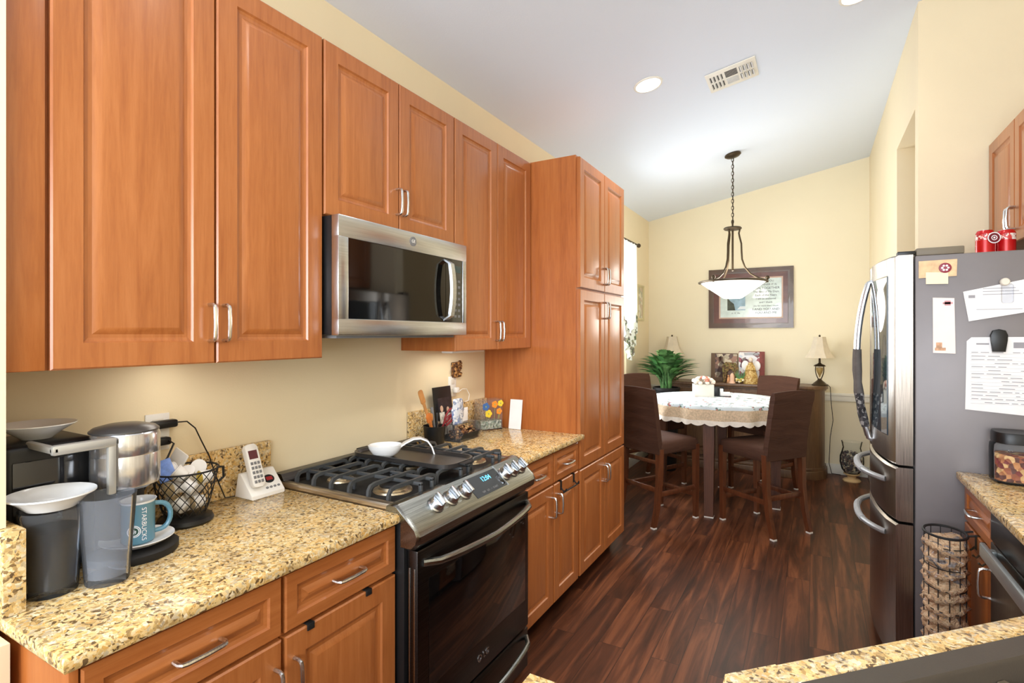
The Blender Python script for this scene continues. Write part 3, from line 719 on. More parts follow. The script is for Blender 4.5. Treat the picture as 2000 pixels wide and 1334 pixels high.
# ------------------------------------------------------------------ things on the counter right of the range
t = thing('utensil_holder', 'black utensil cup behind the range on the far counter', 'utensil holder', (.10, 2.17, CT))
MB().lathe([(0, 0), (.044, 0), (.047, .004), (.058, .098), (.060, .100), (.056, .100), (.045, .008), (0, .006)], (.10, 2.17, CT), 28).build('cup', M['black'], t)
def utensil(name, label, a, bq, r0, r1, m, head=None, cat='utensil', flat=1):
    q = MB(); A = Vector(a); B = Vector(bq)
    q.tube([A, A.lerp(B, .5), B], [r0, (r0+r1)/2, r1], 8, flat=flat)
    if head:
        d = (B-A).normalized(); n = Vector((1,0,0)); n = (n-d*n.dot(d)).normalized(); q.T = basis(B-d*.01, d.cross(n), d, n)
        q.prism(rrect(-head[0], 0, head[0], head[1], head[0]*.7), -.003, .003, .001); q.T = None
    tag(q.build(name, m, loc=a), label, cat, 'utensils in the black cup')
HZ = CT+.012
utensil('wooden_spatula', 'pale wooden spatula leaning furthest from the black utensil cup', (.10, 2.178, HZ), (.085, 2.098, CT+.225), .006, .008, M['tan_wood'], (.016, .075))
utensil('wooden_spoon', 'short orange wooden spoon leaning left in the black utensil cup', (.112, 2.168, HZ), (.120, 2.105, CT+.135), .006, .007, M['orange_wood'], (.019, .05))
utensil('wooden_turner', 'tan bamboo turner upright in the black utensil cup', (.088, 2.165, HZ), (.098, 2.140, CT+.13), .006, .007, M['tan_wood'], (.018, .045))
utensil('steel_whisk_handle', 'dark grey tool handle standing in the black utensil cup', (.100, 2.185, HZ), (.075, 2.178, CT+.19), .004, .009, M['grey_plastic'])
utensil('black_ladle_handle', 'black tool handle standing behind the scissors', (.110, 2.180, HZ), (.095, 2.200, CT+.16), .004, .007, M['black'])
utensil('steel_knife', 'thin silver tool handle at the front of the utensil cup', (.118, 2.172, HZ), (.133, 2.160, CT+.125), .003, .005, M['chrome'])
t = thing('scissors', 'scissors with dark red handles stuck in the black utensil cup', 'scissors', (.115, 2.19, HZ))
MB().tube([(.110, 2.180, HZ), (.118, 2.212, CT+.085)], .004, 6, flat=.4).build('blade', M['chrome'], t)
for sgn, nm in ((1, 'finger_loop'), (-1, 'finger_loop')):
    c0 = Vector((.120, 2.262, CT+.128+sgn*.012)); d = Vector((.05, .78, .62+sgn*.22)).normalized(); e2 = Vector((0, -d.z, d.y))
    pts = [(.118, 2.210, CT+.083)]+[c0+d*.042*math.cos(PI+2*PI*i/20)+e2*.018*math.sin(PI+2*PI*i/20) for i in range(21)]
    MB().tube(pts, .0054, 7).build(nm, pbr('dark_red_grip', (128, 30, 38), .4, var=.06), t)
t = thing('family_picture', 'black picture frame with a family photo leaning on the backsplash', 'photo frame', (.04, 2.31, CT))
fx = basis((.075, 2.235, CT), (0,1,0), Vector((-.13, 0, .99)).normalized(), Vector((.99, 0, .13)).normalized())
q = MB(); q.T = fx; q.box((0, 0, -.008), (.15, .285, .004), .002); q.build('frame', M['black'], t)
q = MB(); q.T = fx; q.mi = 0; q.box((.022, .03, .0042), (.128, .225, .005)); q.mi = 1
for (px, h, r) in ((.050, .150, .022), (.104, .140, .021)):
    q.prism([(px-r*1.1, .031), (px+r*1.1, .031), (px+r, h), (px-r, h)], .0051, .0056); q.mi = 2; q.prism([(px+r*.6*math.cos(2*PI*i/12), h+.018+r*.8*math.sin(2*PI*i/12)) for i in range(12)], .0051, .0056); q.mi = 1
q.build('photo', [pbr('photo_dark', (44, 40, 44), .3, var=.3, vscale=30), pbr('photo_pale_clothes', (214, 208, 196), .4, var=.2, vscale=40), pbr('photo_skin', (214, 176, 150), .4, var=.1)], t)
t = thing('patterned_pouch', 'crinkled clear bag with blue and white print behind the scissors', 'bag', (.06, 2.36, CT))
R = []
for i in range(8):
    z = .012+i*.026; k = math.sin(PI*(i+1)/9)**.4
    R.append([(.130+.018*k*math.cos(a)+random.uniform(-.003, .003), 2.330+.050*k*math.sin(a)+random.uniform(-.004, .004), CT+.075+z*.75) for a in [2*PI*j/14 for j in range(14)]])
R.insert(0, [(.130+.02*math.cos(a), 2.330+.045*math.sin(a), CT+.0935) for a in [2*PI*j/14 for j in range(14)]])
MB().loft(R).build('bag_body', speckle('blue_white_print', (214, 220, 230), [(120, 140, 184), (236, 238, 242), (150, 160, 176)], 90, .45, .3), t)
t = thing('snack_bin', 'clear acrylic bin of shelled walnuts in front of the backsplash', 'bin', (.13, 2.38, CT))
ys0, ys1, xs0, xs1 = 2.275, 2.47, .095, .175
q = MB(); q.T = basis((0, ys0, CT), (1,0,0), (0,0,1), (0,1,0))
q.prism([(.080, 0), (.180, 0), (.205, .045), (.160, .092), (.080, .092)], 0, .004); q.prism([(.080, 0), (.180, 0), (.205, .045), (.160, .092), (.080, .092)], ys1-ys0-.004, ys1-ys0)
q.T = None; q.box((.080, ys0+.004, CT), (.084, ys1-.004, CT+.092)).box((.084, ys0+.004, CT), (.18, ys1-.004, CT+.004)).box((.084, ys0+.004, CT+.088), (.16, ys1-.004, CT+.092))
q.T = basis((.18, ys0, CT+.0), (0,1,0), Vector((.025,0,.045)).normalized(), (1,0,-.55)); q.box((.004, .002, -.003), (ys1-ys0-.004, .05, 0)); q.T = None
q.build('bin_shell', M['clear'], t)
q = MB()
for i in range(70):
    x = random.uniform(.096, .172); y = random.uniform(ys0+.018, ys1-.018); z = CT+.012+random.random()*.052*(1-.0*(y-ys0))
    q.sphere((x, y, z), random.uniform(.008, .012), (1, 1.1, .8), 7, 5)
tag(q.build('walnuts', M['walnut'], t), kind='stuff')
q = MB().box((.125, 2.372, CT+.093), (.132, 2.425, CT+.165), .002)
tag(q.build('recipe_card', M['paper'], loc=(.128, 2.40, CT+.093)), 'small white card standing on the walnut bin', 'card')
# painted glass vase (rectangular tank)
VX, VY, VA = .098, 2.690, math.radians(62)
t = thing('glass_vase', 'square glass vase painted with blue, orange and yellow flowers', 'vase', (VX, VY, CT))
vT = Matrix.Translation((VX, VY, CT)) @ Matrix.Rotation(VA, 4, 'Z')
q = MB(); q.T = vT; W2, D2, H2 = .074, .040, .180
q.box((-W2, -D2, 0), (W2, D2, .006), .001)
for a, c in (((-W2, -D2, .006), (W2, -D2+.004, H2)), ((-W2, D2-.004, .006), (W2, D2, H2)), ((-W2, -D2+.004, .006), (-W2+.004, D2-.004, H2)), ((W2-.004, -D2+.004, .006), (W2, D2-.004, H2))): q.box(a, c)
q.build('glass_wall', M['clear'], t)
q = MB(); q.T = vT; q.box((-W2+.0045, -D2+.0045, .0065), (W2-.0045, D2-.0045, .055), .002)
tag(q.build('glass_pebbles', cells('green_grey_pebbles', [(132, 144, 120), (166, 172, 152), (108, 118, 104), (190, 190, 170)], 80, .3, .5), t), kind='stuff')
q = MB(); q.T = vT; q.mi = 0
cols = [(-.040, .140, 0, 1.25), (.020, .150, 1, 1.1), (.060, .155, 2, 1.0), (-.022, .098, 2, 1.2), (.050, .108, 1, 1.0)]
for px, pz, k, s in cols:
    q.mi = k
    for j in range(5):
        a = 2*PI*j/5; q.sphere((px+.010*s*math.cos(a), -D2-.0012, pz+.010*s*math.sin(a)), .010*s, (1, .09, 1), 10, 6)
    q.mi = 3; q.sphere((px, -D2-.0022, pz), .005, (1, .2, 1), 8, 5)
    q.tube([(px, -D2-.0008, pz-.012), (px*.8, -D2-.0008, .062)], .0012, 5)
q.build('painted_flowers', [pbr('paint_blue', (70, 110, 170), .4, var=.1), pbr('paint_orange', (232, 140, 48), .4, var=.1), pbr('paint_yellow', (228, 200, 60), .4, var=.1), pbr('paint_green', (150, 164, 96), .4, var=.1)], t)
q = MB(); q.T = basis((.192, 2.770, CT), (1,0,0), Vector((0, .14, .99)).normalized(), Vector((0, -.99, .14)).normalized()); q.box((0, 0, 0), (.082, .175, .003))
tag(q.build('paper_sheet', M['paper'], loc=(.192, 2.77, CT)), 'white printed sheet standing against the pantry side', 'paper')
t = outlet('white outlet plate above the far counter backsplash', 2.455, 1.185)
t = thing('charger_plug', 'small white charger with looping white cord above the far counter', 'charger', (.02, 2.465, 1.16))
MB().box((.0092, 2.452, 1.150), (.036, 2.482, 1.180), .004).build('plug_body', M['white_plastic'], t)
MB().tube([(.034, 2.472, 1.153), (.040, 2.50, 1.168), (.040, 2.545, 1.165), (.040, 2.575, 1.13), (.036, 2.57, 1.096), (.030, 2.54, 1.0905)], .0022, 6).build('cord', M['white_plastic'], t)
q = MB()
for i in range(40):
    y = 2.482+random.uniform(-.036, .036); z = 1.278+random.uniform(-.046, .046); q.sphere((.012+random.random()*.01, y, z), .010, (.8, 1.3, .8), 7, 5)
q.box((.0008, 2.448, 1.235), (.012, 2.518, 1.322), .004)
tag(q.build('wall_ornament', cells('brown_woven', [(150, 104, 54), (96, 58, 28), (188, 140, 82), (70, 42, 24)], 120, .7, .3), loc=(0, 2.482, 1.278)), 'small brown woven ornament on the wall above the outlet', 'ornament')

# ------------------------------------------------------------------ refrigerator
FY0, FY1 = 2.825, 3.635
def fx_(y): return 2.085 - .050*(1-((y-3.23)/.41)**2)
t = thing('refrigerator', 'stainless french-door refrigerator with grey side and two bottom drawers', 'refrigerator', (2.16, FY0, 0))
MB().box((2.160, FY0, .03), (2.87, FY1, 1.815), .006).build('cabinet_body', M['fridge_side'], t)
MB().box((2.17, FY0+.03, 0), (2.85, FY1-.03, .03)).build('plinth', M['black'], t)
def fdoor(name, y0, y1, z0, z1, wm):
    q = MB(); R = []
    n = 10
    for i in range(n+1):
        y = y0+(y1-y0)*i/n; e = .006 if i in (0, n) else 0
        x = fx_(y)+ (.010 if i in (0, n) else 0); e2 = .004
        R.append([(2.154, y, z0), (x+.010, y, z0), (x, y, z0+.008), (x, y, z1-.008), (x+.010, y, z1), (2.154, y, z1)])
    q.loft(R); return q.build(name, wm, t, smooth=.5)
d1 = fdoor('door', FY0+.004, 3.226, .915, 1.822, M['steelz']); d1['label'] = 'near refrigerator door with dark glass panel'
d2 = fdoor('door', 3.234, FY1-.004, .915, 1.822, M['steelz'])
w1 = fdoor('drawer', FY0+.004, FY1-.004, .672, .904, M['steelz']); w2 = fdoor('drawer', FY0+.004, FY1-.004, .06, .660, M['steelz'])
q = MB(); R = []
for i in range(9):
    y = 2.885+(3.165-2.885)*i/8; R.append([(fx_(y)-.0005, y, 1.03), (fx_(y)-.004, y, 1.035), (fx_(y)-.004, y, 1.735), (fx_(y)-.0005, y, 1.74), (fx_(y)+.003, y, 1.74), (fx_(y)+.003, y, 1.03)])
q.loft(R); q.build('glass_panel', pbr('dark_door_glass', (60, 74, 82), .05, coat=.6, var=.15, vscale=5), d1)
for d, yh in ((d2, 3.275), (d1, 3.185)):
    pts = []
    for i in range(15):
        k = -1+i/7; pts.append((fx_(yh)-.012-.048*(1-abs(k)**2.2), yh, 1.350+.385*k))
    pts = [(fx_(yh)+.004, yh, pts[0][2]-.006)]+pts+[(fx_(yh)+.004, yh, pts[-1][2]+.006)]
    MB().tube(pts, .0125, 10, flat=.8).build('handle', M['steel'], d)
    cov = [p for p in pts[1:-1] if .985 < p[2] < 1.42]
    rc = [.0175+.0025*math.sin(i*2.6) for i in range(len(cov))]
    sl = MB().tube(cov, rc, 12)
    n = len(cov)
    for f in sl.bm.faces:
        if f.calc_center_median().z < 1.19: f.material_index = 1
    sl.build('handle_cover', [pbr('grey_fabric_sleeve', (96, 90, 86), .8, var=.08, vscale=30), cells('striped_fabric_sleeve', [(52, 48, 50), (150, 146, 142), (84, 80, 80), (36, 34, 36)], 70, .8)], d)
for d, zh in ((w1, .828), (w2, .590)):
    pts = []
    for i in range(17):
        k = -1+i/8; y = 3.23+.30*k; pts.append((fx_(y)-.052*(1-abs(k)**3.0)-.006, y, zh))
    pts = [(fx_(2.93)+.004, 2.925, zh)]+pts+[(fx_(3.53)+.004, 3.535, zh)]
    MB().tube(pts, .0130, 10).build('handle', pbr('grey_wrapped_handle', (150, 152, 154), .45, metal=.5, var=.04), d)
    MB().tube(pts[5:14], .0150, 10).build('grip_sleeve', pbr('pale_grey_sleeve', (160, 162, 164), .6, var=.05, vscale=30), d)
MB().box((2.165, FY0+.005, 1.8155), (2.325, FY0+.16, 1.847), .004).build('hinge_cover', pbr('taupe_hinge_cover', (116, 106, 90), .5, var=.03), t)
MB().box((2.10, FY0+.01, 1.8225), (2.163, FY0+.06, 1.838), .003).box((2.09, FY1-.09, 1.8225), (2.16, FY1-.02, 1.845), .003).build('hinge', M['black'], t)

# things on the refrigerator side (plane y = FY0)
def onside(name, label, cat, pts, m, off=.002, th=.0012, marks=None):
    q = MB(); q.T = basis((0, FY0-off, 0), (1,0,0), (0,0,1), (0,-1,0)); q.prism(pts, 0, th)
    if not marks: return tag(q.build(name, m, loc=(pts[0][0], FY0, pts[0][1])), label, cat)
    t = thing(name, label, cat, (pts[0][0], FY0, pts[0][1])); q.build('sheet', m, t)
    marks(t, off+th); return t
def lines(t, off, rects, m=None, name='print'):
    q = MB(); q.T = basis((0, FY0-off, 0), (1,0,0), (0,0,1), (0,-1,0))
    for x0, z0, x1, z1 in rects: q.box((x0, z0, 0), (x1, z1, .0003))
    q.build(name, m or M['print_grey'], t)
tan_card = pbr('tan_card', (226, 190, 150), .8, var=.1, vscale=30)
onside('greeting_card', 'tan card at the top of the refrigerator side', 'card', [(2.172, 1.718), (2.298, 1.722), (2.300, 1.792), (2.172, 1.790)], tan_card, .002)
onside('sticky_note', 'cream sticky note under the round magnet', 'note', [(2.196, 1.692), (2.270, 1.690), (2.270, 1.738), (2.196, 1.742)], pbr('cream_note', (246, 230, 200), .8, var=.02), .0045, .0008)
t = thing('round_magnet', 'round magnet with red and white pattern on the tan card', 'magnet', (2.260, FY0, 1.757))
q = MB(); q.T = basis((2.260, FY0-.0034, 1.757), (1,0,0), (0,0,1), (0,-1,0)); q.lathe([(0, 0), (.021, 0), (.021, .004), (.019, .005), (0, .005)], n=24); q.build('disc', pbr('dark_red_magnet', (140, 48, 66), .4, var=.1), t)
q = MB(); q.T = basis((2.260, FY0-.0085, 1.757), (1,0,0), (0,0,1), (0,-1,0))
for i in range(6): a = PI*i/3; q.lathe([(0, 0), (.0042, 0), (.0042, .0006), (0, .0006)], (.010*math.cos(a), .010*math.sin(a), 0), 10)
q.build('petal_pattern', M['paper'], t)
def padmarks(t, off):
    lines(t, off, [(2.252, 1.606, 2.285, 1.614), (2.258, 1.600, 2.278, 1.620)], pbr('pink_flower_print', (206, 150, 156), .8, var=.15, vscale=60), 'flower_print')
    lines(t, off, [(2.226, 1.412, 2.262, 1.424), (2.230, 1.424, 2.250, 1.446)], pbr('tan_corner_print', (200, 158, 128), .8, var=.2, vscale=60), 'corner_print')
onside('note_pad', 'tall narrow blank notepad with small flower prints on the refrigerator', 'notepad', [(2.220, 1.402), (2.294, 1.400), (2.290, 1.630), (2.219, 1.634)], pbr('blush_paper', (246, 232, 226), .85, var=.015), .002, .004, padmarks)
def env(t, off): lines(t, off, [(2.335, 1.628, 2.356, 1.640)]+[(2.38, 1.640+i*.012, 2.50-i*.01, 1.6425+i*.012) for i in range(3)]+[(2.36, 1.58, 2.50, 1.582)])
onside('envelope', 'white envelope fixed slantwise under the clear clip', 'envelope', [(2.336, 1.533), (2.575, 1.580), (2.592, 1.716), (2.318, 1.655)], M['paper'], .002, .004, env)
q = MB(); q.T = basis((2.452, FY0-.0065, 1.66), (1,0,0), (0,0,1), (0,-1,0)); q.prism(rrect(-.016, -.055, .020, .020, .008), 0, .010, .002)
t = thing('magnet_clip', 'clear magnet clip with a pale knob holding the envelope', 'magnet clip', (2.452, FY0, 1.66)); q.build('clip', M['clear'], t)
q = MB(); q.T = basis((2.442, FY0-.0022, 1.688), (1,0,0), (0,0,1), (0,-1,0)); q.lathe([(0, .015), (.014, .015), (.015, .020), (.015, .034), (.012, .038), (0, .038)], n=18); q.build('knob', pbr('pale_knob', (222, 214, 200), .4, var=.03), t)
random.seed(3)
def form(t, off):
    R = [(2.474, 1.425, 2.535, 1.448)]
    for r in range(15):
        z = 1.405-r*.0145; x = 2.345
        while x < 2.53:
            w = random.uniform(.012, .05)
            if random.random() < .62: R.append((x, z, min(x+w, 2.535), z+.0028))
            x += w+.008
        R.append((2.342, z-.004, 2.536, z-.0034))
    R.append((2.36, 1.438, 2.40, 1.444))
    lines(t, off, R)
onside('printed_form', 'large white printed form hanging under the black magnet clip', 'paper', [(2.325, 1.172), (2.548, 1.156), (2.548, 1.470), (2.345, 1.468), (2.330, 1.452)], M['paper'], .002, .0012, form)
t = thing('black_clip_magnet', 'black rounded magnet clip holding the printed form', 'magnet clip', (2.428, FY0, 1.46))
q = MB(); q.T = basis((2.428, FY0-.004, 1.455), (1,0,0), (0,0,1), (0,-1,0)); q.prism([(-.020, -.045), (.020, -.045), (.025, .0), (.027, .022), (.020, .040), (0, .046), (-.020, .040), (-.027, .022), (-.025, .0)], 0, .016, .004); q.build('clip', M['black'], t)

# cans on top of the refrigerator
can_top = brushed('can_aluminium', (200, 198, 196), .3, 'z')
cpro = [(0, .002), (.022, 0), (.027, .006), (.033, .014)]
for i, (x, y, lb) in enumerate(((2.432, 3.03, 'red soda can with emblem nearer the hinge cover on the refrigerator'), (2.508, 3.06, 'red soda can without emblem on the refrigerator, nearer the wall cabinet'), (2.448, 3.105, 'red soda can behind the emblem can'), (2.52, 3.135, 'red soda can furthest back behind the other cans'))):
    t = thing('soda_can', lb, 'can', (x, y, 1.8155), 0, 'red soda cans on the refrigerator')
    q = MB(); q.lathe(cpro+[(.033, .072)], (x, y, 1.8155), 26); q.mi = 1; q.lathe([(.033, .072), (.0331, .098)], (x, y, 1.8155), 26); q.mi = 0; q.lathe([(.033, .098), (.032, .104), (.027, .114)], (x, y, 1.8155), 26)
    q.build('can_body', [M['red'], speckle('red_white_wrap', (206, 60, 56), [(238, 214, 200), (170, 40, 40), (240, 230, 220)], 90, .45, .3)], t)
    MB().lathe([(.027, .114), (.0265, .1155), (.0245, .112), (0, .112)], (x, y, 1.8155), 26).build('lid', can_top, t)
    if i == 0:
        a = math.radians(-75); q = MB(); q.T = basis((x+.034*math.cos(a)+.014, y+.034*math.sin(a), 1.8155+.078), (-math.sin(a), math.cos(a), 0), (0,0,1), (math.cos(a), math.sin(a), 0))
        q.mi = 0; q.lathe([(0, 0), (.024, 0), (.024, .001), (0, .001)], n=24); q.mi = 1; q.lathe([(0, .0011), (.020, .0011), (.020, .0016), (0, .0016)], n=24); q.mi = 0; q.lathe([(.008, .0017), (.011, .0017), (.011, .002), (.008, .002), (.008, .0017)], n=20); q.lathe([(0, .0017), (.004, .0017), (.004, .002), (0, .002)], n=12)
        q.build('round_emblem', [M['paper'], pbr('emblem_maroon', (112, 30, 40), .4, var=.1)], t)

# ------------------------------------------------------------------ upper cabinet over the refrigerator
u = thing('upper_cabinet', 'two-door cherry wall cabinet above the refrigerator', 'cabinet', (2.60, 2.83, 1.90))
MB().box((2.599, 2.835, 1.90), (2.926, 3.652, 2.468)).build('carcass', M['woodside'], u)
door(u, 2.599, -1, 3.246, 3.650, 1.90, 2.468, (3.262, 2.01)); door(u, 2.599, -1, 2.838, 3.241, 1.90, 2.468, (3.225, 2.01))

# ------------------------------------------------------------------ right counter run
CY1 = 2.82
t = thing('base_cabinet', 'cherry base cabinet between refrigerator and dishwasher', 'cabinet', (2.32, 2.412, 0))
MB().box((2.339, 2.412, .10), (2.925, 2.810, .884)).build('carcass', M['woodside'], t)
MB().box((2.40, 2.42, 0), (2.92, 2.80, .10)).build('toe_kick', M['toe'], t)
door(t, 2.339, -1, 2.414, 2.806, .728, .874, (2.61, .80), False, 'drawer', .034); door(t, 2.339, -1, 2.414, 2.806, .105, .716, (2.445, .605))
t = thing('over_door_hook_rack', 'three brass hooks over the base door right of the refrigerator', 'hook rack', (2.32, 2.53, .716))
for y in (2.46, 2.54, 2.62): MB().box((2.318, y-.008, .7162), (2.336, y+.008, .7185)).box((2.3165, y-.008, .665), (2.3190, y+.008, .7185)).tube([(2.316, y, .675), (2.302, y, .660), (2.292, y, .668)], .004, 6).build('hook', M['bronze'], t)
t = thing('dishwasher', 'stainless dishwasher under the right counter', 'dishwasher', (2.32, 1.81, 0))
MB().box((2.335, 1.81, .10), (2.90, 2.405, .880)).box((2.40, 1.82, 0), (2.88, 2.395, .10)).build('tub', M['black'], t)
d = MB().box((2.312, 1.812, .105), (2.334, 2.403, .770), .004).build('door', brushed('dishwasher_steel', (116, 112, 106), .3, 'z'), t)
MB().box((2.312, 1.812, .775), (2.334, 2.403, .878), .004).build('control_strip', M['bsteeld'], t)
MB().box((2.276, 1.84, .722), (2.292, 2.375, .770), .005).box((2.290, 1.86, .735), (2.3125, 1.89, .757), .002).box((2.290, 2.325, .735), (2.3125, 2.355, .757), .002).build('handle', brushed('pale_bar_handle', (176, 184, 184), .35, 'y', .8, .04), d)

# peninsula counter with the diagonal sink
D = Vector((.7071, .7071)); Nn = Vector((.7071, -.7071)); A0 = Vector((1.655, .945))
def dg(s, q): p = A0 + D*s + Nn*q; return (p.x, p.y)
S0, S1, T0, T1 = .10, .80, .052, .50
t = thing('countertop', 'speckled gold granite counter wrapping the black sink at the near right', 'countertop', (2.3, 1.6, .885))
q = MB(); xe = 2.295
q.prism([(xe, 1.585), (2.925, 1.585), (2.925, CY1), (xe+.008, CY1), (xe, CY1-.008)], .885, .915, .006)
q.prism([dg(0, 0), dg(S0, 0), dg(S0, T1), dg(0, T1)][::-1], .885, .915)
q.prism([dg(S0, 0), dg(S1, 0), dg(S1, T0), dg(S0, T0)][::-1], .885, .915, .004)
q.prism([dg(S1, 0), (xe, 1.585), (2.925, 1.585), (2.925, 1.20), dg(S1, T1)][::-1], .885, .915)
q.prism([dg(0, T1), dg(S1, T1), (2.925, 1.20), (2.925, -.45), (1.372, -.45), (1.372, .787), (1.655, .787), (1.655, .945)], .885, .9149)
q.build('slab', M['granite'], t)
t = thing('sink', 'dark double-bowl sink set diagonally in the granite counter', 'sink', (2.1, 1.0, .70))
q = MB(); z1 = .9175; zb = .72; rw = .045
def ring(s0, s1, t0, t1, z): return [(*dg(s0, t0), z), (*dg(s1, t0), z), (*dg(s1, t1), z), (*dg(s0, t1), z)]
e = .002
q.loft([ring(S0+e, S1-e, T0+e, T1-e, .886), ring(S0+e, S1-e, T0+e, T1-e, z1), ring(S0+rw, S1-rw, T0+rw, T1-rw, z1), ring(S0+rw+.004, S1-rw-.004, T0+rw+.004, T1-rw-.004, z1-.006), ring(S0+rw+.02, S1-rw-.02, T0+rw+.02, T1-rw-.02, zb), ring(S0+rw-.01, S1-rw+.01, T0+rw-.01, T1-rw+.01, zb-.01), ring(S0+rw-.01, S1-rw+.01, T0+rw-.01, T1-rw+.01, .86)], cap=False)
q.loft([ring(S0+rw+.02, S1-rw-.02, T0+rw+.02, T1-rw-.02, zb-.001), ring(S0+rw+.02, S1-rw-.02, T0+rw+.02, T1-rw-.02, zb)])
q.build('basin', pbr('dark_sink_composite', (66, 58, 50), .45, var=.05, bmp=.05, bscale=300), t)
q = MB(); sm = .47
q.loft([ring(sm-.018, sm+.018, T0+rw+.012, T1-rw-.012, zb+.001), ring(sm-.014, sm+.014, T0+rw+.008, T1-rw-.008, .880), ring(sm-.008, sm+.008, T0+rw+.008, T1-rw-.008, .888)]); q.build('bowl_divider', pbr('sink_divider', (96, 84, 70), .35, var=.04), t)
for sc in (.28, .64):
    cx, cy = dg(sc, .28); MB().lathe([(0, .001), (.030, .001), (.042, .004), (.044, .001), (.040, .0005), (0, .0005)], (cx, cy, zb+.0005), 24).build('drain', M['chrome'], t)
t = thing('sink_cabinet', 'cherry diagonal cabinet under the sink counter', 'cabinet', (1.9, 1.1, 0))
q = MB(); q.prism([dg(.02, .03), (xe+.03, 1.555), (2.90, 1.555), (2.90, 1.30), dg(.02, .55)][::-1], .0, .70); q.build('carcass', M['woodside'], t)
q = MB(); q.T = basis((*dg(.45, .029), .40), (D.x, D.y, 0), (0,0,1), (-Nn.x, -Nn.y, 0)); q.box((-.40, -.29, 0), (-.01, .46, .018), .004); q.box((.01, -.29, 0), (.40, .46, .018), .004); q.build('door', M['wood'], t)

# jar and basket by the refrigerator
JX, JY = 2.455, 2.722
t = thing('glass_jar', 'glass jar of mixed dried snacks with black lid on the right counter', 'jar', (JX, JY, CT))
def rsq(r, z, k=.78):
    out = []
    for i in range(32):
        a = 2*PI*i/32; c, s = math.cos(a), math.sin(a); q = (abs(c)**3.2+abs(s)**3.2)**(-1/3.2); out.append((JX+r*c*q, JY+r*s*q, CT+z))
    return out
MB().loft([rsq(.068, 0), rsq(.073, .006), rsq(.074, .12), rsq(.072, .142), rsq(.066, .150), rsq(.063, .150), rsq(.069, .138), rsq(.071, .12), rsq(.070, .010), rsq(.064, .006)]).build('jar_wall', M['glass'], t)
MB().loft([rsq(.062, .0065), rsq(.0685, .012), rsq(.0695, .095), rsq(.060, .106), rsq(.03, .110)]).build('dried_mix', M['potpourri'], t)
tag(t.children[-1], kind='stuff')
MB().loft([rsq(.0655, .1505), rsq(.069, .152), rsq(.069, .186), rsq(.066, .192), rsq(.02, .192)]).build('lid', M['black'], t)

KX, KY = 2.222, 2.600
t = thing('bag_holder', 'black wire holder stuffed with crumpled grocery bags in front of the base cabinet', 'basket', (KX, KY, .30))
q = MB(); KZ0, KZ1 = .28, .72
def kp(a, z, r=.076): return (KX+r*.85*math.cos(a), KY+r*1.1*math.sin(a), z)
for z in (KZ0, .36, .44, .52, .60, .68): q.tube([kp(2*PI*i/28, z) for i in range(28)], .0018, 5, closed=True)
for i in range(12): q.tube([kp(2*PI*i/12, KZ0), kp(2*PI*i/12, KZ1)], .0018, 5)
q.build('wire_cage', M['blackmat'], t)
MB().tube([kp(2*PI*i/28, KZ1, .078) for i in range(28)], .005, 6, closed=True).build('rim', M['blackmat'], t)
MB().tube([(KX+.058, KY-.02, KZ1), (2.300, KY-.02, KZ1+.005), (2.312, KY-.02, KZ1+.008)], .004, 6).tube([(KX+.058, KY+.03, KZ1), (2.300, KY+.03, KZ1+.005), (2.312, KY+.03, KZ1+.008)], .004, 6).build('hanger', M['blackmat'], t)
def bag_mat():
    m, nt, b = new_mat('crumpled_bags')
    f = noise(nt, coords(nt, (1, 1, 2.2)), 17, 3, .6, 1.0)
    nt.links.new(ramp(nt, f, [(.28, (84, 74, 70)), (.37, (160, 150, 146)), (.45, (214, 170, 126)), (.55, (236, 204, 166)), (.62, (196, 144, 102)), (.70, (240, 234, 228))]), b.inputs['Base Color'])
    b.inputs['Roughness'].default_value = .5; bump(nt, b, noise(nt, coords(nt), 70, 4, .6, 1), .9, .02); return m
bagc = bag_mat()
q = MB(); random.seed(11)
for i in range(9):
    z = .305+i*.046; R = []
    ph = random.random()*6
    for k in range(5):
        zz = z-.030+k*.015; rr = (.054, .073, .083, .073, .054)[k]
        R.append([kp(2*PI*j/26, zz+.010*math.sin(2*PI*j/26*2+ph), rr*(1+.10*math.sin(j*2.4+ph+k)+random.uniform(-.04, .04))) for j in range(26)])
    q.loft(R)
tag(q.build('crumpled_bags', bagc, t, smooth=2), kind='stuff')

# ------------------------------------------------------------------ dining table
TX, TY = 1.03, 5.02
t = thing('dining_table', 'round counter-height dining table of dark wood under the floral cloth', 'table', (TX, TY, 0))
MB().lathe([(0, .868), (.555, .868), (.565, .876), (.565, .898), (.560, .903), (0, .903)], (TX, TY, 0), 48).build('tabletop', M['tablewood'], t)
ap = MB(); ap.lathe([(.44, .80), (.46, .80), (.46, .868), (.44, .868), (.44, .80)], (TX, TY, 0), 40); ap.build('apron', M['tablewood'], t)
for a in (-88, 2, 92, 182):
    A = math.radians(a); lx, ly = TX+.475*math.cos(A), TY+.475*math.sin(A)
    q = MB(); q.T = Matrix.Translation((lx, ly, 0)) @ Matrix.Rotation(A, 4, 'Z')
    q.loft([[(sx*w, sy*w, z) for sx, sy in ((-1,-1),(1,-1),(1,1),(-1,1))] for z, w in ((.006, .034), (.03, .034), (.50, .039), (.60, .042), (.868, .043))])
    lg = q.build('leg', M['tablewood'], t)
    q = MB(); q.T = Matrix.Translation((lx, ly, 0)) @ Matrix.Rotation(A, 4, 'Z'); q.box((-.036, -.036, 0), (.036, .036, .012), .003); q.build('felt_pad', M['felt'], lg)
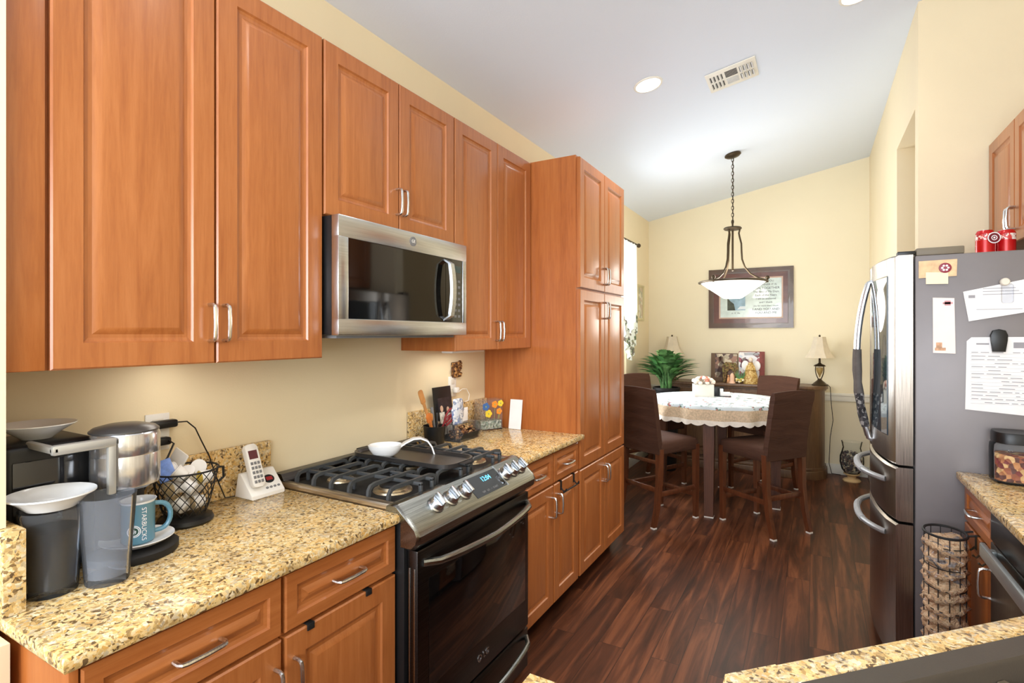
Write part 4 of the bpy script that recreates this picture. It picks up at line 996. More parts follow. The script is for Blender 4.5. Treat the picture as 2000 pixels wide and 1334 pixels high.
# the cloth: top, tan band, scalloped hem
q = MB(); nseg = 160; RT = .585; zt = .912
def wave(a): return .016*math.sin(a*17)+.009*math.sin(a*11+1.3)
nseg = 320; prof = [(.0, zt, 0, 0), (.30, zt, 0, 0), (.52, zt, 0, 0), (.572, zt-.001, 0, 0), (RT-.002, zt-.008, 0, .2), (RT+.006, zt-.030, 0, .5), (RT+.010, zt-.055, 1, .7), (RT+.014, zt-.085, 1, .9), (RT+.016, zt-.115, 1, 1), (RT+.018, zt-.140, 2, 1), (RT+.018, zt-.158, 2, 1)]
prev = None; ctr = None
for k, (r, z, mi, wv) in enumerate(prof):
    if r == 0: ctr = q._v((TX, TY, z)); continue
    ringv = []
    for i in range(nseg):
        a = 2*PI*i/nseg; rr = r+wv*wave(a); zz = z
        if k == len(prof)-1: zz += .016*(1-abs(math.sin(a*nseg/16)))
        ringv.append(q._v((TX+rr*math.cos(a), TY+rr*math.sin(a), zz)))
    q.mi = mi
    for i in range(nseg):
        j = (i+1) % nseg
        if prev is None: q._f([ctr, ringv[i], ringv[j]])
        else: q._f([prev[i], ringv[i], ringv[j], prev[j]])
    prev = ringv
tag(q.build('tablecloth', [M['cloth_top'], M['cloth_band'], M['lace']], loc=(TX, TY, .76), smooth=1.2), 'white floral tablecloth with tan scalloped border on the round table', 'tablecloth')
ZT = .9125
# flower box and napkin holder
def wpt(x, y): return (x, y)
t = thing('flower_box', 'white wooden box of pale pink flowers on the table', 'flower box', (.90, 5.12, ZT))
q = MB(); q.T = Matrix.Translation((.90, 5.12, ZT)) @ Matrix.Rotation(math.radians(20), 4, 'Z')
q.box((-.085, -.06, 0), (.085, .06, .008)); q.box((-.085, -.06, .008), (.085, -.052, .11), .002); q.box((-.085, .052, .008), (.085, .06, .11), .002); q.box((-.085, -.052, .008), (-.077, .052, .11), .002); q.box((.077, -.052, .008), (.085, .052, .11), .002)
q.build('box', M['white_trim'], t)
q = MB(); random.seed(5)
q.T = Matrix.Translation((.90, 5.12, ZT)) @ Matrix.Rotation(math.radians(20), 4, 'Z')
for i in range(46):
    a = random.random()*2*PI; r = math.sqrt(random.random()); x, y = .095*r*math.cos(a), .07*r*math.sin(a); z = .115+.055*math.sqrt(max(0, 1-r*r))
    q.mi = 1 if (abs(x) < .045 and y < .02 and random.random() < .55) else 0
    q.sphere((x, y, z), .020, (1, 1, .8), 8, 5)
q.build('flowers', [pbr('cream_petals', (240, 222, 204), .8, var=.06, vscale=40), pbr('rust_petals', (188, 120, 100), .8, var=.15, vscale=40)], t)
t = thing('napkin_holder', 'black napkin holder with white napkins beside the flower box', 'napkin holder', (1.055, 5.18, ZT))
q = MB(); q.T = Matrix.Translation((1.055, 5.18, ZT)) @ Matrix.Rotation(math.radians(12), 4, 'Z'); q.box((-.085, -.03, 0), (.075, .03, .006)); q.box((-.085, .024, .006), (.020, .030, .085), .002); q.box((-.085, -.03, .006), (-.02, -.024, .085), .002); q.build('holder', M['black'], t)
q = MB(); q.T = Matrix.Translation((1.055, 5.18, ZT)) @ Matrix.Rotation(math.radians(12), 4, 'Z'); q.box((-.015, -.029, .0065), (.066, -.012, .045), .004); q.box((-.075, -.02, .0065), (.01, .018, .070), .003); q.build('napkins', M['paper'], t)

# ------------------------------------------------------------------ counter-height chairs
def make_chair(label):
    t = thing('dining_chair', label, 'chair', (0,0,0), 0, 'covered chairs around the round table')
    W = .205
    def leg(pts, ws):
        q = MB(); q.loft([[(x+sx*w, y+sy*w, z) for sx, sy in ((-1,-1),(1,-1),(1,1),(-1,1))] for (x, y, z), w in zip(pts, ws)]); return q
    for s in (-1, 1):
        L = leg([(s*.185, .205, .010), (s*.185, .205, .35), (s*.185, .205, .60)], (.016, .019, .021)).build('leg', M['chairwood'], t)
        MB().box((s*.185-.018, .187, 0), (s*.185+.018, .223, .014), .003).build('felt_pad', M['felt'], L)
    for s in (-1, 1):
        L = leg([(s*.185, -.272, .010), (s*.185, -.235, .16), (s*.185, -.212, .34), (s*.185, -.205, .60)], (.016, .018, .020, .021)).build('leg', M['chairwood'], t)
        MB().box((s*.185-.018, -.290, 0), (s*.185+.018, -.254, .014), .003).build('felt_pad', M['felt'], L)
    for s in (-1, 1): MB().box((s*.185-.010, -.215, .235), (s*.185+.010, .190, .270), .003).build('stretcher', M['chairwood'], t)
    MB().box((-.172, .194, .175), (.172, .216, .212), .003).build('stretcher', M['chairwood'], t)
    MB().box((-.172, -.222, .262), (.172, -.206, .300), .003).build('stretcher', M['chairwood'], t)
    q = MB(); R = []
    for ins, z in ((.004, .555), (0, .562), (0, .632), (.010, .646), (.035, .656), (.09, .660)):
        pts = []
        for x, y in rrect(-W+ins, -.225+ins, W-ins, .225-ins, .03, 4):
            wob = .006*math.sin(x*40+y*31) if z < .57 else 0
            pts.append((x, y, z+wob))
        R.append(pts)
    q.loft(R); q.build('seat_cover', M['slip'], t, smooth=.9)
    q = MB(); R = []
    nz = 17
    for k in range(nz):
        f = k/(nz-1); z = .560+.500*f; y0 = -.213-.075*f**1.4
        hw = .205-.006*math.sin(PI*f)
        if k == nz-1: th, z = .010, z
        else: th = .021
        crease = .0045*math.sin(f*34) * (1 if f < .95 else 0)
        pts = []
        for i in range(9):
            u = -1+i/4; pts.append((hw*u, y0-th-.012*(1-u*u)*f+crease*(1-abs(u)*.6), z+(.012*(1-u*u) if k == nz-1 else .004*u*math.sin(f*20))))
        for i in range(9):
            u = 1-i/4; pts.append((hw*u, y0+th-.012*(1-u*u)*f, z+(.012*(1-u*u) if k == nz-1 else 0)))
        R.append(pts)
    q.loft(R); q.build('back_cover', M['slip'], t, smooth=.9)
    return t
c0 = make_chair('brown covered chair nearest the pantry, its back turned to the kitchen')
c0.location = (.695, 4.375, 0); c0.rotation_euler.z = math.radians(-28.7)
for x, y, a, lb in ((1.427, 4.552, 53, 'brown covered chair on the refrigerator side of the table, angled to the kitchen'), (1.35, 5.60, 152, 'brown covered chair on the far side of the table before the framed photos'), (.40, 5.36, -118, 'brown covered chair by the curtained window beside the leafy plant')):
    c = copy_tree(c0); c.location = (x, y, 0); c.rotation_euler.z = math.radians(a); c['label'] = lb

# ------------------------------------------------------------------ leafy plant
PX, PY = .375, 5.93
t = thing('potted_plant', 'bushy green leafy plant in a tall dark planter behind the table', 'plant', (PX, PY, 0))
MB().lathe([(0, 0), (.10, 0), (.105, .01), (.135, .86), (.145, .87), (.145, .90), (.130, .90), (.125, .86), (0, .85)], (PX, PY, 0), 28).build('planter', M['blackmat'], t)
q = MB(); random.seed(21)
def leaf(base, az, L, rise, wid, mi):
    q.mi = mi; d = Vector((math.cos(az), math.sin(az), 0)); side = Vector((-d.y, d.x, 0)); rows = []
    n = 8
    for i in range(n+1):
        k = i/n; p = Vector(base)+d*(L*(.18*k+.82*k*k*.9))+Vector((0, 0, rise*(1.75*k-.85*k*k)))
        ww = .004 if k < .42 else wid*math.sin(PI*min(1, (k-.40)/.60))**.75+.001
        rows.append([q._v(p+side*ww+Vector((0,0,ww*.25))), q._v(p), q._v(p-side*ww+Vector((0,0,ww*.25)))])
    for a, bq in zip(rows, rows[1:]):
        q._f([a[0], a[1], bq[1], bq[0]]); q._f([a[1], a[2], bq[2], bq[1]])
for i in range(190):
    az = random.random()*2*PI; r = random.random()
    leaf((PX+random.uniform(-.05, .05), PY+random.uniform(-.05, .05), .86), az, .08+.30*r, random.uniform(.30, .52)*(1-.34*r*r), random.uniform(.026, .046), 1 if random.random() < .4 else 0)
q.build('foliage', [M['leaf'], M['leafd']], t, smooth=2)

# ------------------------------------------------------------------ sideboard and what stands on it
t = thing('sideboard', 'dark wood sideboard with rounded end against the far wall', 'sideboard', (1.1, 6.38, 0))
def sbp(x0, x1, y0, y1, r):
    out = [(x0, y1), (x0, y0)]
    for i in range(11): a = -PI/2+PI/2*i/10; out.append((x1-r+r*math.cos(a), y0+r*1.15+r*1.15*math.sin(a)))
    return out+[(x1, y1)]
YB = YF-.035
MB().prism(sbp(.30, 1.885, 6.19, YB, .22), .10, .915).build('case', M['sidewood'], t)
q = MB(); q.prism(sbp(.27, 1.915, 6.16, YB, .235), .916, .948, .008); q.prism(sbp(.285, 1.90, 6.175, YB, .228), .900, .9155, .003); q.build('top', M['sidewood'], t)
q = MB(); q.prism(sbp(.275, 1.91, 6.165, YB, .233), 0, .085, .006); q.prism(sbp(.288, 1.898, 6.178, YB, .226), .085, .115, .008); q.build('plinth', M['sidewood'], t)
for x0, x1 in ((.36, .84), (.88, 1.36)):
    q = MB(); q.T = basis((0, 6.189, 0), (1,0,0), (0,0,1), (0,-1,0))
    R = [[(x0+i, .15+i, d), (x1-i, .15+i, d), (x1-i, .87-i, d), (x0+i, .87-i, d)] for i, d in ((0, 0), (0, .012), (.003, .014), (.05, .014), (.056, .006), (.075, .006), (.095, .013))]
    q.loft(R); d = q.build('door', M['sidewood'], t, smooth=.3)
    q = MB(); q.T = basis(((x1-.03) if x0 < .5 else (x0+.03), 6.1745, .55), (1,0,0), (0,0,1), (0,-1,0)); q.lathe([(0, 0), (.008, 0), (.006, .01), (.013, .018), (.011, .026), (0, .028)], n=14); q.build('knob', M['bronze'], d)
q = MB()
for i in range(3): q.box((1.42+i*.075, 6.172, .12), (1.475+i*.075, 6.192, .89), .006)
q.build('fluted_pilaster', M['sidewood'], t)
SZ = .9485
def lamp(x, y, label):
    t = thing('table_lamp', label, 'lamp', (x, y, SZ), 0, 'lamps on the sideboard')
    MB().lathe([(0, 0), (.070, 0), (.072, .008), (.060, .020), (.040, .040), (.022, .055), (.016, .070), (0, .072)], (x, y, SZ), 8).build('base', M['bronze'], t)
    for i in range(4):
        a = PI/4+PI/2*i; pts = []
        for k in range(9):
            f = k/8; r = .012+.042*math.sin(PI*min(1, f*.62+.03))**.9; pts.append((x+r*math.cos(a), y+r*math.sin(a), SZ+.065+.135*f))
        MB().tube(pts, .0045, 6).build('arm', M['bronze'], t)
    MB().lathe([(0, .085), (.004, .085), (.008, .10), (.024, .135), (.034, .165), (.032, .185), (0, .19)], (x, y, SZ), 16).build('urn', pbr('antique_amber_glass', (168, 140, 84), .3, var=.1), t)
    MB().lathe([(0, .198), (.052, .198), (.056, .204), (.046, .214), (.020, .224), (.011, .236), (.009, .29), (0, .29)], (x, y, SZ), 8).build('cap', M['bronze'], t)
    q = MB(); R = []
    for rr, z in ((.150, .288), (.112, .335), (.086, .395), (.070, .455), (.060, .505)):
        R.append([(x+rr*math.cos(2*PI*(i+.5)/8), y+rr*math.sin(2*PI*(i+.5)/8), SZ+z) for i in range(8)])
    q.loft(R, cap=False); q.build('lamp_shade', M['shade'], t)
    MB().lathe([(0, .505), (.008, .505), (.010, .515), (.006, .525), (0, .528)], (x, y, SZ), 10).build('finial', M['bronze'], t)
    return t
lamp(1.838, 6.40, 'bronze table lamp with cream shade at the rounded sideboard end')
lamp(.325, 6.42, 'table lamp with cream shade mostly hidden behind the leafy plant')
q = MB().tube([(1.87, 6.44, SZ+.006), (1.91, 6.46, SZ+.006), (1.935, 6.47, SZ-.02), (1.940, 6.48, .80), (1.960, 6.50, .58), (1.935, 6.52, .40), (1.925, 6.54, .12), (1.95, 6.55, .012), (2.03, 6.555, .008)], .0035, 6)
tag(q.build('lamp_cord', M['blackmat'], loc=(1.93, 6.5, .01)), 'thin dark lamp cord hanging beside the sideboard end', 'cord')
def canvas(label, x0, x1, z1, mats, fig):
    t = thing('photo_canvas', label, 'picture', (x0, 6.40, SZ))
    T = basis((x0, 6.405, SZ), (1,0,0), Vector((0, .10, .995)).normalized(), Vector((0, -.995, .10)).normalized())
    q = MB(); q.T = T; q.box((0, 0, -.02), (x1-x0, z1-SZ, 0), .002); q.build('panel', mats[0], t)
    q = MB(); q.T = T
    for k, pl in fig: q.mi = k; q.prism(pl, .0002, .0010)
    q.build('print', mats[1:], t)
W = .285
canvas('photo canvas with brown woodland border and dark red figure on the sideboard', .762, 1.045, 1.268, [pbr('canvas_brown', (110, 86, 66), .6, var=.08), M['photo_a'], M['dark_red'], pbr('hair_brown', (70, 44, 34), .6, var=.1), pbr('print_skin', (204, 166, 138), .5, var=.05)],
       [(0, [(.045, .045), (.275, .045), (.275, .31), (.045, .31)]), (1, [(.055, .05), (.165, .05), (.15, .20), (.12, .24), (.09, .20)]), (2, [(.085, .20), (.145, .20), (.15, .27), (.115, .295), (.08, .27)]), (3, [(.10, .225), (.13, .225), (.135, .265), (.115, .28), (.097, .265)])])
canvas('photo canvas with red side band and wintry scene on the sideboard', 1.055, 1.318, 1.292, [pbr('canvas_red', (128, 62, 56), .6, var=.12, vscale=20), M['photo_b'], pbr('print_maroon', (120, 58, 72), .6, var=.15), pbr('print_pink', (236, 190, 200), .6, var=.05), pbr('print_white', (226, 228, 232), .6, var=.05)],
       [(0, [(.0, .03), (.21, .03), (.21, .335), (.0, .335)]), (1, [(.015, .17), (.10, .12), (.10, .21), (.07, .28), (.03, .26)]), (2, [(.055, .25), (.10, .25), (.085, .225)]), (3, [(.06, .30), (.20, .30), (.20, .328), (.05, .328)])])
# figurines in front of the canvases
t = thing('stable_figurine', 'brown rustic stable figurine in front of the photo canvases', 'figurine', (.985, 6.29, SZ))
q = MB(); q.T = basis((.985, 6.33, SZ), (1,0,0), (0,0,1), (0,-1,0))
q.prism([(-.075, 0), (-.045, 0), (-.04, .12), (0, .155), (.04, .12), (.045, 0), (.075, 0), (.08, .17), (.05, .215), (-.05, .225), (-.085, .18)], 0, .05, .004); q.build('arch', cells('mossy_bark', [(110, 84, 48), (140, 110, 66), (84, 62, 36), (120, 110, 60)], 60, .8, .4), t)
q = MB()
for dx, h, r in ((-.02, .085, .020), (.022, .105, .020)):
    q.lathe([(0, 0), (r, 0), (r*.8, h*.5), (r*.45, h*.75), (0, h*.76)], (.985+dx, 6.30, SZ), 14); q.sphere((.985+dx, 6.30, SZ+h*.84), r*.55, (1,1,1.1), 10, 6)
q.build('small_figures', pbr('peach_figures', (222, 160, 110), .6, var=.15, vscale=40), t)
t = thing('angel_figurine', 'gold brocade cone-skirted figurine in front of the red-banded canvas', 'figurine', (1.190, 6.29, SZ))
MB().lathe([(0, 0), (.078, 0), (.080, .01), (.066, .09), (.046, .16), (.030, .20), (.022, .225), (0, .23)], (1.190, 6.29, SZ), 24).build('dress', M['gold'], t)
MB().sphere((1.190, 6.29, SZ+.255), .024, (1, 1, 1.15), 14, 9).build('head', pbr('figurine_face', (232, 214, 196), .5, var=.03), t)
MB().tube([(1.160, 6.285, SZ+.19), (1.148, 6.262, SZ+.15), (1.180, 6.235, SZ+.145)], .011, 8).tube([(1.220, 6.285, SZ+.19), (1.232, 6.262, SZ+.15), (1.200, 6.235, SZ+.145)], .011, 8).build('sleeves', M['gold'], t)
q = MB()
for sx in (-1, 1): q.sphere((1.190+sx*.055, 6.322, SZ+.19), .05, (.8, .12, 1.1), 12, 8)
q.build('wings', M['white_plastic'], t)
t = thing('candle_figurine', 'small pale pink candle standing by the stable figurine', 'candle', (1.012, 6.225, SZ))
MB().lathe([(0, 0), (.034, 0), (.032, .012), (.024, .02), (.022, .085), (.012, .105), (0, .112)], (1.012, 6.225, SZ), 18).build('wax', pbr('pale_pink_wax', (234, 190, 160), .5, var=.05), t)
t = thing('flower_cluster', 'small cluster of yellow and cream artificial flowers on the sideboard', 'flowers', (1.09, 6.225, SZ))
q = MB(); random.seed(9)
for i in range(22):
    q.mi = random.choice((0, 0, 1)); q.sphere((1.09+random.uniform(-.035, .035), 6.225+random.uniform(-.02, .02), SZ+.016+random.random()*.035), .013, (1, 1, .8), 7, 5)
q.build('blossoms', [pbr('yellow_blossom', (216, 196, 108), .7, var=.12), pbr('cream_blossom', (236, 224, 190), .7, var=.06)], t)
q = MB()
for i in range(14):
    a = random.random()*2*PI; q.tube([(1.09, 6.235, SZ+.004), (1.09+.03*math.cos(a), 6.235+.015*math.sin(a), SZ+.06), (1.09+.055*math.cos(a), 6.235+.02*math.sin(a), SZ+.10+random.random()*.06)], [.004, .006, .001], 5, flat=.3)
q.build('leaves', M['leafd'], t)
t = thing('tabletop_sign', 'small white and grey block sign on the sideboard above the far chair', 'sign', (1.467, 6.40, SZ))
MB().box((1.415, 6.39, SZ), (1.52, 6.42, SZ+.085), .003).build('block', M['white_plastic'], t)
q = MB()
for i in range(4): q.box((1.423+i*.024, 6.3885, SZ+.045), (1.437+i*.024, 6.3899, SZ+.072), .001)
q.build('grey_marks', M['grey_plastic'], t)

# ------------------------------------------------------------------ wall art, vase, curtain
t = thing('framed_print', 'large brown-framed verse print with small landscape photo on the far wall', 'picture', (1.153, YF, 1.553))
fy = YF-.001
def band(mb, x0, z0, x1, z1, w, d0, d1):
    mb.T = basis((0, fy, 0), (1,0,0), (0,0,1), (0,-1,0))
    mb.loft([[(x0+i, z0+i, d), (x1-i, z0+i, d), (x1-i, z1-i, d), (x0+i, z1-i, d)] for i, d in ((0, 0), (0, d0), (w*.5, max(d0, d1)), (w, d1), (w, 0))], cap=False)
q = MB(); band(q, .712, 1.553, 1.593, 2.231, .055, .022, .020); q.build('frame', pbr('brown_frame', (84, 62, 42), .35, var=.1, vscale=8, coat=.3), t)
q = MB(); band(q, .767, 1.608, 1.538, 2.176, .058, .012, .012); q.build('inner_band', pbr('red_brown_band', (98, 58, 44), .35, var=.1, vscale=8, coat=.3), t)
q = MB(); band(q, .825, 1.660, 1.490, 2.124, .014, .016, .015); q.build('fillet', pbr('pink_tan_fillet', (196, 164, 144), .4, var=.04), t)
q = MB(); q.T = basis((0, fy, 0), (1,0,0), (0,0,1), (0,-1,0)); q.box((.838, 1.673, 0), (1.478, 2.112, .006))
pr = q.build('print', pbr('aged_print', (206, 220, 214), .35, var=.07, vscale=9, coat=.6), t)
q = MB(); q.T = basis((0, fy-.0062, 0), (1,0,0), (0,0,1), (0,-1,0)); q.mi = 0; q.box((.915, 1.755, 0), (1.105, 1.93, .001)); q.mi = 1; q.prism([(.915, 1.755), (1.0, 1.755), (.985, 1.83), (.95, 1.86), (.915, 1.90)], .0011, .0016); q.mi = 2; q.prism([(1.02, 1.765), (1.105, 1.765), (1.105, 1.80), (1.05, 1.80)], .0011, .0016)
q.build('small_photo', [pbr('pale_sky_print', (150, 178, 194), .5, var=.12, vscale=14), pbr('dark_tree_print', (70, 74, 62), .6, var=.2, vscale=30), pbr('white_wave_print', (224, 232, 236), .5, var=.05)], t)
for i, (s, sz) in enumerate((('ME TO YOU', .030), ('WHEREVER IT IS', .030), ('BEEN TOGETHER', .036), ('The Best of My Days', .031), ('Each of the Years', .031), ('I will be anchored', .028), ('and I thank', .030), ('you for more than I know', .024), ('I AND YOU AND', .036), ('YOU AND ME', .036))):
    text('verse_lettering', s, sz, M['ink'], t, face_my((1.318, fy-.0068, 2.078-i*.0395)))
text('caption_lettering', 'A - E   Me', .022, M['ink'], t, face_my((1.005, fy-.0068, 1.722)))
t = thing('small_picture', 'small cream-framed picture on the window wall beyond the curtain', 'picture', (.0, 6.18, 1.66))
q = MB(); q.T = basis((.001, 0, 0), (0,1,0), (0,0,1), (1,0,0))
x0, x1, z0, z1 = 6.06, 6.33, 1.64, 2.06
q.loft([[(x0+i, z0+i, d), (x1-i, z0+i, d), (x1-i, z1-i, d), (x0+i, z1-i, d)] for i, d in ((0, 0), (0, .02), (.015, .022), (.03, .012), (.03, 0))], cap=False); q.build('frame', pbr('cream_gilt_frame', (206, 192, 146), .4, var=.06), t)
q = MB(); q.T = basis((.001, 0, 0), (0,1,0), (0,0,1), (1,0,0)); q.box((6.09, 1.67, 0), (6.30, 2.03, .006)); q.build('print', cells('soft_floral_print', [(214, 206, 180), (226, 220, 200), (180, 178, 150), (204, 186, 160)], 18, .6), t)
VX, VY = 2.118, 6.36
t = thing('floor_vase', 'glass hurricane vase of dark seed pods on a pale wooden foot by the far wall', 'vase', (VX, VY, 0))
MB().lathe([(0, 0), (.078, 0), (.080, .010), (.070, .022), (.040, .034), (.036, .046), (.056, .062), (.072, .072), (.072, .080), (0, .080)], (VX, VY, 0), 28).build('foot', pbr('pale_wood_foot', (206, 172, 122), .5, var=.06), t)
MB().lathe([(0, .0805), (.060, .0805), (.090, .12), (.106, .19), (.104, .25), (.088, .30), (.078, .34), (.090, .395), (.092, .40), (.088, .40), (.075, .342), (.085, .298), (.1005, .25), (.1025, .19), (.087, .124), (.058, .086), (0, .086)], (VX, VY, 0), 32).build('glass_body', M['glass'], t)
q = MB(); random.seed(13)
for i in range(150):
    z = .10+random.random()*.19; R0 = .050+.042*math.sin(PI*min(1, max(0, (z-.07)/.27))); a = random.random()*2*PI; r = R0*math.sqrt(random.random()); q.sphere((VX+r*math.cos(a), VY+r*math.sin(a), z), random.uniform(.010, .015), (1, .8, 1.2), 7, 5)
tag(q.build('seed_pods', M['shells'], t), kind='stuff')
# curtain and rod
t = thing('curtain_rod', 'dark curtain rod with ball finial over the dining window', 'curtain rod', (.07, 5.1, 2.475))
MB().tube([(.075, 4.40, 2.475), (.075, 5.885, 2.475)], .009, 10).build('rod', M['bronze'], t)
for y in (4.40, 5.885): MB().sphere((.075, y+(.018 if y > 5 else -.018), 2.475), .024, (1,1,1), 14, 9).build('finial', M['bronze'], t)
for y in (4.50, 5.80): MB().tube([(.001, y, 2.475), (.066, y, 2.475)], .006, 8).build('bracket', M['bronze'], t)
def curtain(y0, y1, label, flip=False):
    q = MB(); nu, nz = 90, 26; rows = []
    for k in range(nz+1):
        f = k/nz; row = []
        for i in range(nu+1):
            u = i/nu; uu = 1-u if flip else u
            y = y0+(y1-y0)*u
            zb = 1.62-.42*(1-abs(2*uu-1.1)**1.5)*1.0 if True else 1.3
            z = 2.470-(2.470-zb)*f
            pinch = 1-.22*f*f
            yy = (y1 if not flip else y0)+((y)-(y1 if not flip else y0))*pinch
            row.append(q._v((.070+(.011+.014*f)*math.sin(u*2*PI*7.5+f*.6)+.004*math.sin(u*31), yy, z)))
        rows.append(row)
    for k in range(nz):
        q.mi = 1 if k > nz*.74 else 0
        for i in range(nu): q._f([rows[k][i], rows[k][i+1], rows[k+1][i+1], rows[k+1][i]])
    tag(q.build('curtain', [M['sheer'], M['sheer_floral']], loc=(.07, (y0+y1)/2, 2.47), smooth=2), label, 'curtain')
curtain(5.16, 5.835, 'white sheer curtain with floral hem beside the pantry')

# ------------------------------------------------------------------ pendant, downlights, ceiling register
PX, PY = 1.150, 5.14
t = thing('pendant_light', 'bronze pendant with lit white glass bowl hanging over the table', 'pendant light', (PX, PY, 1.80))
cz = zc(PX); tilt = math.atan(SL)
q = MB(); q.T = Matrix.Translation((PX, PY, cz)) @ Matrix.Rotation(-tilt, 4, 'Y'); q.lathe([(0, -.001), (.068, -.001), (.070, -.012), (.055, -.024), (.020, -.032), (0, -.034)], n=28); q.build('canopy', M['bronze'], t)
q = MB(); z = cz-.032; k = 0
while z > 2.50:
    pts = []
    for i in range(12):
        a = 2*PI*i/12; lx, lz = .0095*math.cos(a), .020*math.sin(a); pts.append((PX+lx*(k % 2 == 0), PY+lx*(k % 2), z-.018+lz))
    q.tube(pts, .0028, 5, closed=True); z -= .031; k += 1
q.tube([(PX+.004, PY, cz-.03), (PX+.004, PY, 2.47)], .002, 5)
q.build('chain', M['bronze'], t)
MB().tube([(PX, PY, 2.505), (PX, PY, 2.440)], .008, 8).lathe([(0, 2.440), (.070, 2.440), (.078, 2.430), (.070, 2.420), (.030, 2.414), (0, 2.412)], (PX, PY, 0), 28).tube([(PX, PY, 2.415), (PX, PY, 2.05)], .009, 8).build('hub', M['bronze'], t)
for i in range(3):
    a = math.radians(4+120*i); pts = []
    for r, z in ((.060, 2.418), (.052, 2.385), (.058, 2.350), (.072, 2.29), (.074, 2.22), (.078, 2.15), (.100, 2.08), (.145, 2.02), (.205, 1.980), (.262, 1.962)): pts.append((PX+r*math.cos(a), PY+r*math.sin(a), z))
    MB().tube(pts, .0075, 8).build('arm', M['bronze'], t)
    MB().sphere((PX+.283*math.cos(a), PY+.283*math.sin(a), 1.978), .018, (1,1,1), 12, 8).tube([(PX+.283*math.cos(a), PY+.283*math.sin(a), 1.965), (PX+.283*math.cos(a), PY+.283*math.sin(a), 1.935)], .007, 8).build('finial', M['bronze'], t)
MB().lathe([(.270, 1.940), (.292, 1.942), (.294, 1.952), (.276, 1.960), (.266, 1.954), (.270, 1.940)], (PX, PY, 0), 48).build('rim', M['bronze'], t)
MB().lathe([(0, 1.803), (.070, 1.803), (.080, 1.806), (.150, 1.856), (.220, 1.905), (.272, 1.945), (.268, 1.948), (.216, 1.912), (.146, 1.863), (.076, 1.812), (0, 1.810)], (PX, PY, 0), 48).build('glass_bowl', M['bowl_glow'], t)
for x, y, lb in ((.880, 3.325, 'lit round recessed downlight in the ceiling left of the register'), (1.985, 3.30, 'lit round recessed downlight at the ceiling edge above the refrigerator')):
    t = thing('ceiling_downlight', lb, 'downlight', (x, y, zc(x)), 0, 'recessed downlights')
    T = Matrix.Translation((x, y, zc(x))) @ Matrix.Rotation(-tilt, 4, 'Y')
    q = MB(); q.T = T; q.lathe([(.074, -.001), (.090, -.001), (.088, -.006), (.076, -.008), (.074, -.001)], n=36); q.build('trim_ring', M['white_trim'], t)
    q = MB(); q.T = T; q.lathe([(0, -.002), (.0735, -.002), (.0735, -.005), (0, -.007)], n=32); q.build('lens', M['can_glow'], t)
t = thing('ceiling_register', 'white louvred air register in the sloped ceiling', 'vent', (1.33, 3.64, zc(1.33)))
T = Matrix.Translation((1.33, 3.64, zc(1.33))) @ Matrix.Rotation(-tilt, 4, 'Y')
q = MB(); q.T = T; q.box((-.148, -.133, -.008), (.148, .133, -.001), .002); q.build('plate', M['white_trim'], t)
q = MB(); q.T = T
for sx in (-1, 1):
    for row in (-1, 1):
        for i in range(4): x = sx*(.055+i*.022); q.box((x-.006, row*.05-.034, -.0095), (x+.003, row*.05+.034, -.0081))
for i in range(5): q.box((-.036, -.088+i*.017, -.0095), (.036, -.078+i*.017, -.0081))
q.build('dark_slots', pbr('register_shadow', (58, 58, 58), .7, var=.05), t)
q = MB(); q.T = T; q.mi = 0
for i in range(5): q.box((-.036, .012+i*.017, -.0105), (.036, .022+i*.017, -.0081), .001)
for sx in (-1, 1):
    for row in (-1, 1):
        for i in range(4):
            x = sx*(.055+i*.022); q.loft([[(x-.004, row*.05-.036, -.008), (x+.006*sx, row*.05-.036, -.019), (x+.007*sx, row*.05-.036, -.017), (x-.002, row*.05-.036, -.008)], [(x-.004, row*.05+.036, -.008), (x+.006*sx, row*.05+.036, -.019), (x+.007*sx, row*.05+.036, -.017), (x-.002, row*.05+.036, -.008)]])
q.build('louvres', pbr('louvre_white', (214, 214, 212), .5, var=.02), t)

# ------------------------------------------------------------------ light
world = bpy.data.worlds.new('daylight'); bpy.context.scene.world = world; world.use_nodes = True
bg = world.node_tree.nodes['Background']; bg.inputs[0].default_value = (.86, .93, 1.0, 1); bg.inputs[1].default_value = 1.1
def area(name, loc, target, sx, sy, power, col=(1,1,1)):
    l = bpy.data.lights.new(name, 'AREA'); l.shape = 'RECTANGLE'; l.size = sx; l.size_y = sy; l.energy = power; l.color = col
    o = bpy.data.objects.new(name, l); C.objects.link(o); o.location = loc
    o.rotation_euler = (Vector(target)-Vector(loc)).to_track_quat('-Z', 'Y').to_euler(); return o
def point(name, loc, power, r, col=(1,.93,.84)):
    l = bpy.data.lights.new(name, 'POINT'); l.energy = power; l.shadow_soft_size = r; l.color = col
    o = bpy.data.objects.new(name, l); C.objects.link(o); o.location = loc; return o
area('window_daylight', (-.45, 5.1, 1.7), (1.5, 5.1, 1.1), 1.2, 1.6, 100, (.92, .96, 1))
area('family_room_window', (1.3, -3.2, 1.7), (1.2, 3.0, 1.2), 3.4, 2.2, 72, (.94, .97, 1))
area('right_rear_area', (2.6, -1.6, 1.9), (.2, 1.8, .9), 1.6, 1.4, 5, (.97, .98, 1))  # area light behind the camera at right, no window modelled there
area('ceiling_fill', (1.4, -1.3, 1.75), (1.35, .9, 3.15), 2.0, 1.2, 98, (.84, .92, 1))  # added uplight that brightens the kitchen ceiling, not a room lamp
area('dining_ceiling_fill', (1.35, 3.9, 1.95), (1.35, 3.9, 3.2), 1.3, 2.6, 6.5, (.74, .87, 1))  # added upward fill for the ceiling towards the dining end
point('pendant_bulb', (1.15, 5.14, 2.02), 7, .10)
point('dining_fill', (1.15, 5.14, 1.70), 12, .2)  # added fill below the pendant bowl, lifts the dining end
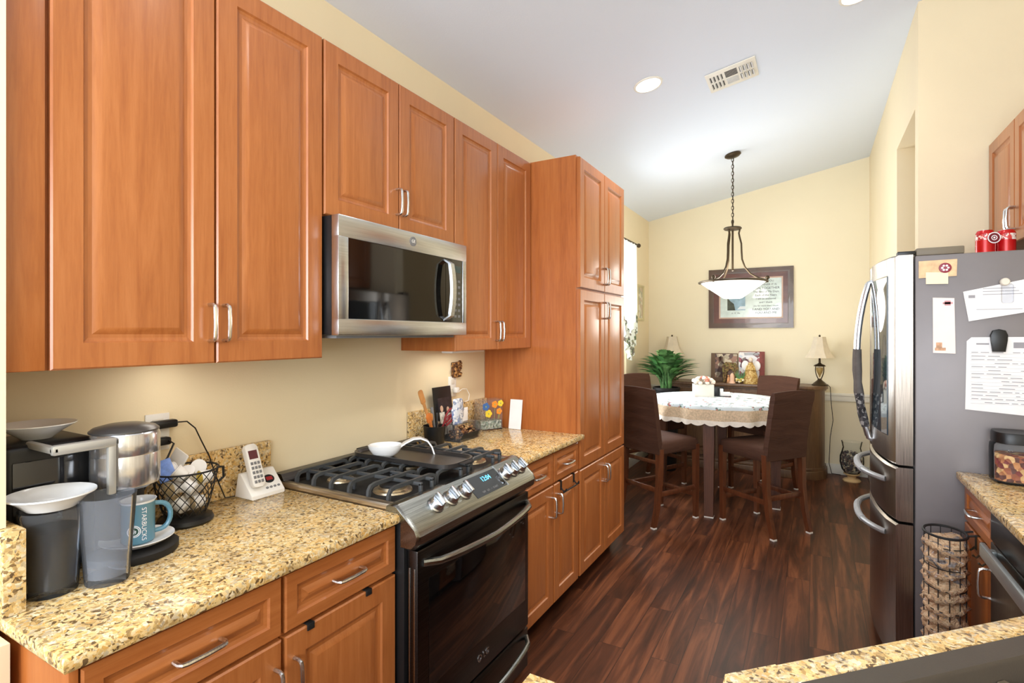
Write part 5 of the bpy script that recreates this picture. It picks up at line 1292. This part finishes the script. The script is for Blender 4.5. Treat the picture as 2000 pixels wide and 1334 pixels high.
for x, y, e in ((.88, 3.325, 46), (1.985, 3.30, 8), (1.15, 1.2, 15), (1.6, .2, 14), (1.75, 2.2, 30)):  # first two in modelled downlights; other spots lack fixtures, the last added as fill
    l = bpy.data.lights.new('downlight_and_fill', 'SPOT'); l.energy = e; l.spot_size = math.radians(125); l.spot_blend = .8; l.shadow_soft_size = .08; l.color = (1, .96, .91)
    o = bpy.data.objects.new('downlight_and_fill', l); C.objects.link(o); o.location = (x, y, zc(x)-.03)
l = bpy.data.lights.new('base_door_fill', 'SPOT'); l.energy = 115; l.spot_size = math.radians(62); l.spot_blend = .9; l.shadow_soft_size = .12; l.color = (1, .95, .88)  # added spot to brighten the base doors, the room has no such fixture
o = bpy.data.objects.new('base_door_fill', l); C.objects.link(o); o.location = (2.35, 2.1, 3.2); o.rotation_euler = (Vector((.55, 2.75, .35))-Vector((2.35, 2.1, 3.2))).to_track_quat('-Z', 'Y').to_euler()
area('under_cabinet_strip', (.155, 2.35, 1.378), (.155, 2.35, .9), .06, .28, .7, (1, .94, .84))
area('under_cabinet_fill', (.17, .90, 1.39), (.12, .90, .9), .10, .62, .9, (1, .94, .84))  # added fill under the near wall cabinet, which has no light strip
point('hall_fill', (2.9, 4.1, 2.2), .5, .15, (1, .96, .88))  # added point light so the passage is not black, no fixture there

# ------------------------------------------------------------------ camera
cam = bpy.data.cameras.new('camera'); co = bpy.data.objects.new('camera', cam); C.objects.link(co)
FPX = 1040.0
cam.sensor_width = 36; cam.lens = FPX/2000*36; cam.shift_y = -14/2000; cam.clip_start = .02
co.location = (1.783, 0, 1.48); co.rotation_euler = (PI/2, 0, math.atan(589/FPX))
sc = bpy.context.scene; sc.camera = co
sc.view_settings.view_transform = 'Standard'; sc.view_settings.look = 'None'; sc.view_settings.exposure = 0; sc.view_settings.gamma = 1
sc.cycles.max_bounces = 10; sc.cycles.transparent_max_bounces = 32; sc.cycles.transmission_bounces = 10
sc.cycles.use_denoising = True
sc.cycles.sample_clamp_indirect = 6
